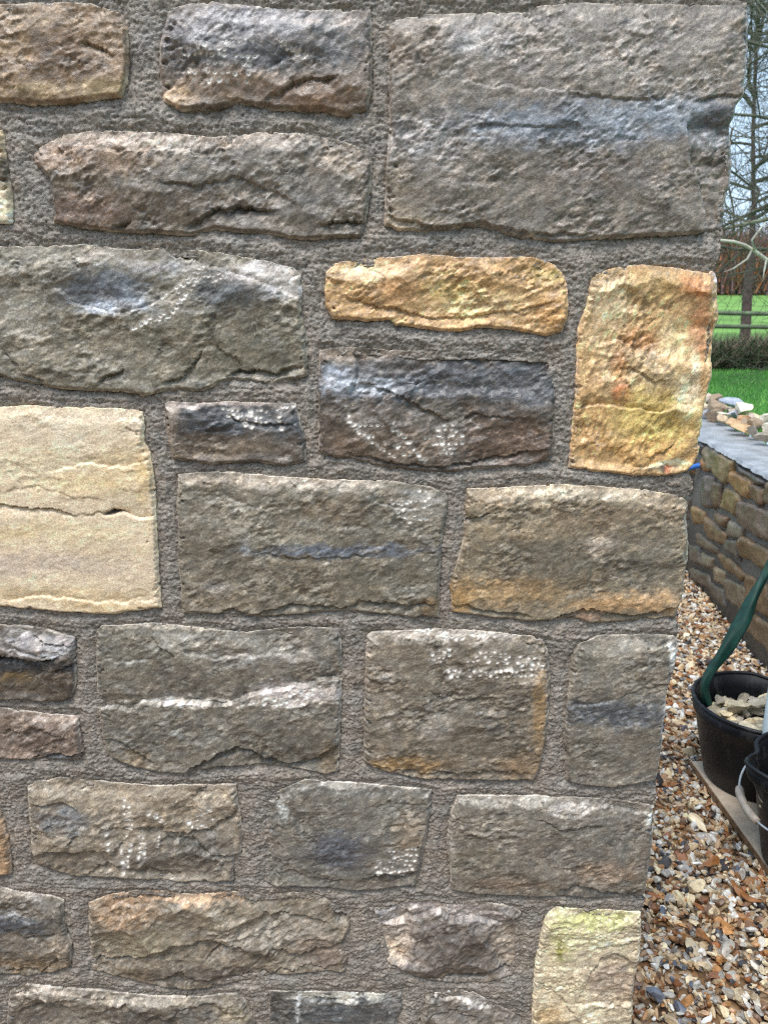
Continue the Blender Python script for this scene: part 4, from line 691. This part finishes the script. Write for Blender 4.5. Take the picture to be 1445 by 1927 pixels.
bucket(tuple(B2), 0, 'nearer black bucket with a pouring lip and a dangling handle, at the right edge', .153, .112, .228, math.radians(176), dict(lug=math.radians(-88), tilt=math.radians(-22), side=-1, reach=.178, grip=True))
def fill(B, n, seed, lo, hi, label, group, zr):
    r_ = random.Random(seed)
    for i in range(n):
        a = r_.uniform(0, 6.283); q = .112*math.sqrt(r_.random()); s_ = r_.uniform(lo, hi)
        p = (B[0]+q*math.cos(a), B[1]+q*math.sin(a), B[2]+zr+r_.uniform(-.018, .018))
        rubble('stone_chip', p, (s_*1.25, s_*.9, s_*.6), r_.choice([(172,160,136),(160,148,124),(196,180,146),(150,142,128),(140,130,112)]), seed*50+i, label, group)
fill(B1, 80, 31, .013, .027, 'sandy stone chip piled inside the farther black bucket', 'stone chips in the farther bucket', .156)
fill(B2, 34, 32, .02, .04, 'sandy stone chip piled inside the nearer black bucket', 'stone chips in the nearer bucket', .15)
rubble('stone_chip', B1+np.array([-.055, .01, .186]), (.048, .030, .026), (164,152,128), 9001, 'large sandy stone chip lying against the green strap in the farther bucket', 'stone chips in the farther bucket')
rubble('stone_chip', B1+np.array([.0, .03, .186]), (.040, .034, .022), (156,148,132), 9007, 'grey flat stone chip highest in the farther bucket', 'stone chips in the farther bucket')
rubble('stone_chip', B2+np.array([-.055, -.02, .172]), (.060, .035, .030), (184,174,152), 9003, 'big pale pointed stone chip in the nearer bucket', 'stone chips in the nearer bucket', rot=(.3, .5, 2.2))
mb = MB(); mb.tube([px_at(1449, 1560, 1.50), px_at(1452, 1370, 1.515), px_at(1466, 1274, 1.54), px_at(1520, 1040, 1.60)], .0195, n=20)
tag(mb.build('pipe', M_PIPE), 'pale blue white plastic pipe leaning up between the two black buckets', 'pipe')
q0 = wloc(.86, .012, .46); mb = MB(); S_ = [to_wall(1316, 876), to_wall(1296, 888)]
pa = wloc(S_[0][0], .004, S_[0][1]); pb = wloc(S_[1][0], .05, S_[1][1]); mb.tube([pa+(pa-pb)*.0+np.array([.02, 0, 0]), pa, (pa+pb)/2, pb, pb+(pb-pa)*1.2], .011, n=14)
tag(mb.build('pipe_stub', M_BLUE), 'short bright blue plastic pipe sticking out of the low wall beside the near corner', 'pipe')
# strap
SP = [(px_at(1331, 1330, 1.66)+[0, 0, 0], .014, 0), (px_at(1321, 1292, 1.665), .012, .1), (px_at(1334, 1265, 1.68), .013, .2), (px_at(1350, 1240, 1.69), .016, .35), (px_at(1372, 1208, 1.70), .021, .3), (px_at(1394, 1172, 1.71), .022, .1), (px_at(1410, 1140, 1.73), .019, -.3), (px_at(1424, 1112, 1.75), .014, -.7), (px_at(1446, 1070, 1.78), .013, -.9), (px_at(1490, 990, 1.82), .015, -.5), (wloc(-.50, .03, HT+.01), .018, 0), (wloc(-.52, -.08, HT+.006), .02, 0), (wloc(-.56, -.19, HT+.006), .02, 0)]
pt = np.array([q[0] for q in SP]); tt = np.arange(len(SP)); tf = np.linspace(0, len(SP)-1, 90)
def smooth_i(y):
    r_ = np.interp(tf, tt, y); k = np.ones(7)/7; return np.convolve(np.pad(r_, 3, mode='edge'), k, 'valid')
C_ = np.stack([smooth_i(pt[:, i]) for i in range(3)], 1); W_ = .82*smooth_i([q[1] for q in SP]); A_ = smooth_i([q[2] for q in SP])
T_ = np.gradient(C_, axis=0); T_ /= np.linalg.norm(T_, axis=1)[:, None]; tocam = np.array([0, 0, CAMH])-C_; tocam /= np.linalg.norm(tocam, axis=1)[:, None]
Sx = np.cross(T_, np.array([-.45, -.75, .48])); Sx /= np.linalg.norm(Sx, axis=1)[:, None]; Nx = np.cross(Sx, T_)
D1 = Sx*np.cos(A_*.9)[:, None]+Nx*np.sin(A_*.9)[:, None]; D2 = np.cross(D1, T_); cols = np.linspace(-1, 1, 9); V = []
for sg in (1, -1):
    for c in cols:
        V.append(C_+D1*(W_*c)[:, None]+D2*(.0016*sg+.006*math.cos(c*2.6)+.003*np.sin(tf*2.3+c*3))[:, None])
V = np.stack(V, 1); n = len(C_); k = 18; order = list(range(9))+list(range(17, 8, -1)); V = V[:, order].reshape(-1, 3)
i = np.arange(n-1)[:, None]*k; j = np.arange(k)[None]; jj = (j+1) % k; q = np.stack([i+j, i+jj, i+k+jj, i+k+j], -1).reshape(-1, 4)
tag(mesh_np('strap', V, q, M_GREEN, None, True), 'dark green twisted strap rising from the rim of the farther bucket', 'strap')

# ------------------------------------------------------------------ lawn, field, fence, undergrowth, far hedge
def lawn_z(x, y): return .60+.012*fbm(np.asarray(x)/.8, np.asarray(y)/.8, 3, 70)
def field_z(y): return .66+np.maximum(y-7.0, 0)*.0335
M_LAWN = attr_mat('lawn_turf', rough=.8, spec=.25, bumps=((60, 1, .01),), cvar=.4, cscale=25, attrib=False, base=(.06, .20, .035))
M_FIELD = attr_mat('pasture', rough=.9, spec=.2, bumps=((8, 1, .05),), cvar=.3, cscale=1.2, attrib=False, base=(.16, .30, .07))
M_BLADE = attr_mat('grass_blades', rough=.6, spec=.3, bumps=(), cvar=.1, cscale=20)
xs = np.linspace(-10, 16, 180); ys = np.concatenate([np.linspace(-8, 7.2, 110)])
X, Y = np.meshgrid(xs, ys); edge = P0[0]+(Y-P0[1])*.1062+TH-.01
Xn = np.where((X < edge) & (Y < 4.6), edge, X); Z = lawn_z(Xn, Y)*np.where(X < edge-.001, sst(4.5, 5.5, Y), 1)
V = np.stack([Xn, Y, Z], -1).reshape(-1, 3); F = grid_faces(None, len(xs), len(ys))
ok = (np.ptp(V[F][:, :, 0], axis=1) > 1e-5) & ((V[F][:, :, 1].min(1) > 4.4) | (V[F][:, :, 2].min(1) > .4)); tag(mesh_np('lawn', V, F[ok], M_LAWN, None, True), kind='structure')
mb = MB(); yy = np.linspace(7.19, 260, 60); zz = field_z(yy)
V = np.concatenate([np.stack([np.full(60, -200.), yy, zz], 1), np.stack([np.full(60, 260.), yy, zz], 1)]); i = np.arange(59); mb.add(V, q=np.stack([i, i+60, i+61, i+1], 1))
tag(mb.build('field', M_FIELD, None, True), kind='structure')
def blades(n, xr, yr, zf, h, w_, cols, lean=.35, seed=1, ysel=None):
    g_ = np.random.default_rng(seed); x = g_.uniform(*xr, n); y = g_.uniform(*yr, n)
    if ysel is not None: m = ysel(x, y); x = x[m]; y = y[m]; n = len(x)
    z_ = zf(x, y); a = g_.random(n)*math.pi; hh = h*g_.uniform(.5, 1.3, n); ww = w_*g_.uniform(.6, 1.3, n); lx, ly = g_.normal(0, lean, n)*hh, g_.normal(0, lean, n)*hh
    p1 = np.stack([x-ww*np.cos(a), y-ww*np.sin(a), z_], 1); p2 = np.stack([x+ww*np.cos(a), y+ww*np.sin(a), z_], 1); p3 = np.stack([x+lx, y+ly, z_+hh], 1)
    V = np.stack([p1, p2, p3], 1).reshape(-1, 3); c = lin(np.array(cols, float))[g_.integers(0, len(cols), n)]*g_.uniform(.7, 1.25, (n, 1))
    return V, np.arange(3*n).reshape(-1, 3), np.repeat(c, 3, 0)
V, F, C = blades(90000, (1.4, 5.5), (2.0, 7.1), lawn_z, .028, .0022, [(92,156,66), (112,172,80), (82,140,60), (134,182,96)], seed=2, ysel=lambda x, y: (x > P0[0]+(y-P0[1])*.1062+TH+.02) & (x < .85*y) & (x > .32*y))
tag(mesh_np('grass', V, F, M_BLADE, None, False, C), kind='stuff')
# undergrowth below the fence
M_UND = attr_mat('undergrowth', rough=.8, spec=.2, bumps=(), cvar=.2, cscale=10)
V, F, C = blades(60000, (-2, 8), (6.75, 7.5), lambda x, y: lawn_z(x, y)+NR.random(len(x))**1.6*(.16+.16*fbm(x/.35, y/.35, 3, 88)), .15, .006, [(90,110,72), (112,118,92), (134,116,100), (82,98,66), (150,132,114), (66,76,56), (104,88,78)], lean=.8, seed=3)
tag(mesh_np('undergrowth', V, F, M_UND, None, False, C), kind='stuff')
V, F, C = blades(90000, (-10, 60), (34, 38), lambda x, y: field_z(y)+NR.random(len(x))**1.3*1.9, 1.2, .03, [(140,98,88), (156,104,74), (120,92,98), (132,112,104), (170,116,70), (104,84,82)], lean=.30, seed=4)
tag(mesh_np('hedge', V, F, M_UND, None, False, C), 'long reddish brown bare winter hedge beyond the pale green field', 'hedge')
M_RAIL = attr_mat('mossy_timber', rough=.8, spec=.2, bumps=((60, .6, .004),), cvar=.25, cscale=12, attrib=False, base=(.16, .20, .12))
fn = tag(empty('rail_fence', (3, 7.6, .6)), 'low mossy post and rail fence between the lawn and the field', 'fence')
def yrail(u, v, y): return px_at(u, v, y)[2]
for vz in (yrail(1390, 589, 7.6), yrail(1390, 614, 7.6)):
    mb = MB(); xs = np.linspace(-4, 9, 60); P = np.stack([xs-3, np.zeros(60), vz-.6-.0065*(xs-3.5)+.006*np.sin(xs*3)], 1); mb.tube(P, .021, n=8); mb.build('rail', M_RAIL, fn)
for xp in (-3.2, -1.4, .4, 2.2, 4.35, 6.1, 7.9):
    mb = MB(); mb.box(xp-3-.04, xp-3+.04, .025, .095, -.02, .60); mb.build('post', M_RAIL, fn, False)

# ------------------------------------------------------------------ bare winter trees
M_BARK = attr_mat('mossy_bark', rough=.85, spec=.2, bumps=((60, .8, .006),), cvar=.35, cscale=20)
def grow(mb, p, d, L_, r, lev, rg, col, spread=.7, seg=6, down=0.0):
    n = seg+1; P = [np.array(p, float)]; d = np.array(d, float)/np.linalg.norm(d)
    for i in range(seg):
        d = d+rg.normal(0, .13, 3)+np.array([0, 0, .03-down]); d /= np.linalg.norm(d); P.append(P[-1]+d*L_/seg)
    P = np.array(P); R_ = np.linspace(r, max(r*.45, .0015), n); mb.tube(P, R_, n=7 if r > .02 else (5 if r > .006 else 3), cap=False, col=lin(col)*rg.uniform(.75, 1.2))
    if lev <= 0: return
    nc = {4: 7, 3: 7, 2: 6, 1: 5}[lev]
    for c in range(nc):
        t = rg.uniform(.18, 1.0); i = min(int(t*seg), seg-1); q = P[i]+(P[i+1]-P[i])*(t*seg-i); dd = (P[i+1]-P[i])/np.linalg.norm(P[i+1]-P[i])
        pr = rg.normal(size=3); pr -= dd*(pr@dd); pr /= np.linalg.norm(pr); nd = dd*(1-spread*.5)+pr*spread
        grow(mb, q, nd, L_*rg.uniform(.42, .68), np.interp(t, [0, 1], [r, r*.5])*rg.uniform(.4, .62), lev-1, rg, col, spread, max(3, seg-1), down)
def tree(base, label, seed, trunk, mains, col, crowncol, lev=3):
    t = tag(empty('bare_tree', tuple(base)), label, 'tree', 'bare winter trees beyond the lawn'); rg = np.random.default_rng(seed); b = np.array(base)
    mb = MB(); TP = np.array([q[:3] for q in trunk])-b; mb.tube(TP, [q[3] for q in trunk], n=12, col=lin(col)); mb.build('trunk', M_BARK, t)
    mb = MB()
    for (p, d, L_, r) in mains: grow(mb, np.array(p)-b, d, L_, r, lev, rg, crowncol)
    o = mb.build('crown', M_BARK, t); return t
def trunkpts(pts, y): return [(*px_at(u, v, y), r) for u, v, r in pts]
# main tree: its dark trunk stands behind the rails
ya = 8.2; tp = trunkpts([(1396, 700, .058), (1402, 620, .052), (1406, 540, .046), (1413, 470, .032), (1417, 380, .021), (1416, 250, .018), (1421, 120, .018), (1426, 0, .015), (1430, -200, .014)], ya)
b0 = (tp[0][0], ya, .66)
tp = [(tp[0][0], ya, .60, .065)]+tp; mains = []
rg = np.random.default_rng(77)
for k in range(40):
    f_ = rg.uniform(.40, 1); i = f_*(len(tp)-2)+1; i0 = int(min(i, len(tp)-2)); q = np.array(tp[i0][:3])*(1-(i-i0))+np.array(tp[i0+1][:3])*(i-i0)
    a = rg.uniform(0, 6.28); mains.append((q, (math.cos(a), math.sin(a)*.8, rg.uniform(.0, .7)), rg.uniform(.9, 1.7), rg.uniform(.012, .022)))
tree(b0, 'bare tree with a dark upright trunk standing just behind the rail fence', 5, tp, mains, (104, 84, 82), (104, 102, 88))
# nearer tree off to the right whose pale mossy boughs reach into the picture
yb = 5.2; tb = [(3.6, yb, .55, .12), (3.58, yb, 1.2, .11), (3.5, yb, 1.9, .095), (3.45, yb, 2.8, .07), (3.4, yb, 4.0, .03)]
mains = [((3.5, yb, 1.75), tuple(px_at(1352, 432, 5.2)-np.array((3.5, yb, 1.75))), 1.5, .020), ((3.52, yb, 1.95), tuple(px_at(1345, 330, 5.3)-np.array((3.52, yb, 1.95))), 1.5, .020),
 ((3.5, yb, 2.1), tuple(px_at(1360, 250, 5.2)-np.array((3.5, yb, 2.1))), 1.45, .018), ((3.47, yb, 2.3), tuple(px_at(1365, 180, 5.0)-np.array((3.47, yb, 2.3))), 1.4, .018), ((3.46, yb, 2.6), tuple(px_at(1365, 60, 5.4)-np.array((3.46, yb, 2.6))), 1.5, .018),
 ((3.44, yb, 2.9), (-1, -.2, .1), 1.4, .018), ((3.4, yb, 3.2), (-.6, .5, .8), 1.2, .018), ((3.4, yb, 3.2), (.6, -.3, .8), 1.3, .02), ((3.5, yb, 2.2), (.9, .4, .5), 1.4, .02), ((3.5, yb, 2.4), (.3, -1, .4), 1.2, .02)]
tree((3.6, yb, .60), 'bare tree right of the picture with mossy boughs reaching over the lawn', 9, tb, mains, (96, 92, 80), (104, 106, 92))
def bough(pts, y, rad, name, label, col, seed, kids):
    P = np.array([px_at(u, v, y+dy_) for u, v, dy_ in pts]); return P
# a pale lichened bough of a third tree
t3 = tag(empty('bare_tree', (3.05, 4.3, .60)), 'bare tree with a pale lichened bough crossing below the sky', 'tree', 'bare winter trees beyond the lawn'); b = np.array((3.05, 4.3, .60))
tp3 = np.array([(3.05, 4.3, .58), (3.06, 4.3, .9), (3.03, 4.3, 1.2), (3.0, 4.3, 1.7), (2.96, 4.3, 2.3)])-b; mb = MB(); mb.tube(tp3, [.06, .055, .048, .035, .015], n=10, col=lin((120, 118, 104))); mb.build('trunk', M_BARK, t3)
mb = MB(); rg = np.random.default_rng(3)
def bpath(pts): return np.array([px_at(u, v, y) for u, v, y in pts])-b
LICH = lin((196, 192, 176))
mb.tube(np.concatenate([bpath([(1335, 448, 4.2), (1352, 452, 4.2), (1380, 455, 4.22), (1402, 462, 4.25), (1420, 473, 4.25), (1440, 488, 4.28), (1480, 520, 4.3)]), [tp3[1]]]), [.004, .007, .0085, .009, .010, .011, .016, .03], n=8, col=LICH)
mb.tube(bpath([(1420, 473, 4.25), (1414, 452, 4.2), (1424, 438, 4.2), (1440, 418, 4.2)]), [.007, .006, .005, .003], n=6, col=LICH)
mb.tube(bpath([(1415, 469, 4.25), (1405, 488, 4.22), (1380, 505, 4.2), (1362, 512, 4.2)]), [.006, .006, .004, .002], n=6, col=LICH*.7)
mb.tube(bpath([(1441, 488, 4.28), (1437, 510, 4.2), (1434, 530, 4.2)]), [.005, .004, .002], n=6, col=LICH*.8)
mb.tube(bpath([(1338, 436, 4.4), (1365, 430, 4.4), (1400, 422, 4.4), (1445, 412, 4.4), (1490, 400, 4.4)]), [.006, .008, .010, .011, .014], n=8, col=lin((128, 134, 112)))
for k in range(26):
    u = rg.uniform(1345, 1480); v = np.interp(u, [1338, 1445], [436, 412]) if k % 2 else np.interp(u, [1335, 1400, 1445, 1480], [448, 461, 490, 520])
    grow(mb, px_at(u, v, 4.35)-b, (rg.normal(0, .6), rg.normal(0, .3), rg.uniform(-.4, .8)), rg.uniform(.12, .3), .0035, 1, rg, (110, 108, 92))
for k in range(52):
    u = rg.uniform(1340, 1560); v = rg.uniform(-60, 425); grow(mb, px_at(u, v, rg.uniform(4.0, 6.0))-b, (rg.normal(0, .8)-.2, rg.normal(0, .4), rg.normal(0, .7)), rg.uniform(.4, .8), rg.uniform(.003, .0075), 2, rg, (104, 102, 88))
for (z0, a) in ((1.3, 1), (1.5, 2), (1.9, 3), (1.6, 5)): grow(mb, np.array((3.0, 4.3, z0+.3))-b, (math.cos(a*2), math.sin(a*2), .5), .9, .014, 2, rg, (110, 110, 94))
mb.build('crown', M_BARK, t3)
# loose far trees that close the sky line
for i, (x, y, s_, lb) in enumerate([(19.5, 33, 1.0, 'far bare tree standing in the brown hedge beside the near wall corner'), (24.5, 36, 1.2, 'far bare tree standing in the brown hedge at the right'), (8, 38, 1.1, 'far bare tree in the brown hedge hidden behind the near wall'), (33, 38, 1.3, 'far bare tree in the hedge outside the picture on the right')]):
    z0 = float(field_z(y)); tr = [(x, y, z0-.1, .22*s_), (x+.1, y, z0+2*s_, .17*s_), (x-.05, y, z0+4*s_, .10*s_), (x, y, z0+6.5*s_, .03*s_)]; rg = np.random.default_rng(90+i); ms = []
    for k in range(14): a = rg.uniform(0, 6.28); ms.append(((x, y, z0+rg.uniform(1.2, 5)*s_), (math.cos(a), math.sin(a), rg.uniform(.2, 1)), rg.uniform(2, 3.4)*s_, .07*s_))
    tree((x, y, z0), lb, 40+i, tr, ms, (92, 84, 80), (104, 96, 92), lev=2)

# unseen hedge added behind the camera to keep the low sky off the wall face
M_SKY_BLOCK = attr_mat('sky_blocker_green', rough=.6, spec=.3, bumps=(), cvar=.2, cscale=30)
hd = tag(empty('hedge', (0, -4.2, 0)), 'unseen dark hedge added behind the camera to block low sky from the near wall', 'hedge')
X, Z = np.meshgrid(np.linspace(-12, 12, 240), np.linspace(-.02, 3.3, 40)); bu = .14*fbm(X/.6, Z/.6, 4, 301)
V = np.stack([X, bu+.25*(Z/3.3)**4*-1, Z+.1*fbm(X/.8, Z*0, 3, 303)*(Z/3.3)], -1).reshape(-1, 3); F = grid_faces(None, 240, 40); V2 = V.copy(); V2[:, 1] -= 1.0; k = len(V)
top = np.arange(239)+39*240; Q = np.stack([top, top+1, top+1+k, top+k], 1)
mesh_np('added_sky_blocker', np.concatenate([V, V2]), np.concatenate([F, F[:, ::-1]+k, Q]), M_SKY_BLOCK, hd, True, np.broadcast_to(lin((46, 58, 34)), (2*k, 3)))

# a few fallen leaves and twigs on the gravel
M_DEAD = attr_mat('dead_leaf', rough=.5, spec=.4, bumps=((150, .4, .002),), cvar=.3, cscale=90, attrib=False, base=(.26, .105, .03))
M_TWIG = attr_mat('dead_twig', rough=.8, spec=.2, bumps=(), cvar=.3, cscale=90, attrib=False, base=(.12, .08, .05))
def on_ground(u, v, z_=.017):
    dx = (u-722.5)/FPX; dy = (963.5-v)/FPX; rz = -math.sin(PITCH)+dy*math.cos(PITCH); t = (z_-CAMH)/rz; return (dx*t, (math.cos(PITCH)+dy*math.sin(PITCH))*t, z_)
for i, (u, v, r_, sz) in enumerate([(1338, 1622, .4, .022), (1392, 1676, 1.9, .024), (1412, 1690, 2.7, .02), (1322, 1760, 5.0, .018), (1272, 1475, 3.3, .016)]):
    a = np.linspace(0, 2*math.pi, 15)[:-1]; R0 = sz*(.55+.45*np.abs(np.cos(a)))*(1+.08*np.sin(a*5)); V = [(0, 0, .003)]+[(R0[k]*math.cos(a[k]), R0[k]*.6*math.sin(a[k]), .004*math.sin(a[k]*2+i)) for k in range(14)]
    V += [(x, y, z-.0012) for x, y, z in V]; t = []
    for k in range(14): k2 = (k+1) % 14; t += [(0, k+1, k2+1), (15, 16+k2, 16+k), (k+1, k+16, k2+16), (k+1, k2+16, k2+1)]
    mb = MB(); mb.add(np.array(V)@rotm(.2, -.15, r_).T, t=t); o = mb.build('fallen_leaf', M_DEAD, None, False, loc=on_ground(u, v)); tag(o, 'small wet orange brown fallen leaf lying on the gravel', 'leaf', 'fallen leaves on the gravel')
for (A, B_, lb) in (((1236, 1572), (1284, 1606), 'longer thin brown twig lying on the gravel beside the near wall'), ((1258, 1588), (1274, 1617), 'shorter thin brown twig crossing the gravel beside the longer twig')):
    a, b_ = np.array(on_ground(*A, .019)), np.array(on_ground(*B_, .019)); mb = MB(); mb.tube([a, a*.6+b_*.4+[.002, .001, .003], b_], [.0016, .0014, .0009], n=6); tag(mb.build('twig', M_TWIG), lb, 'twig')
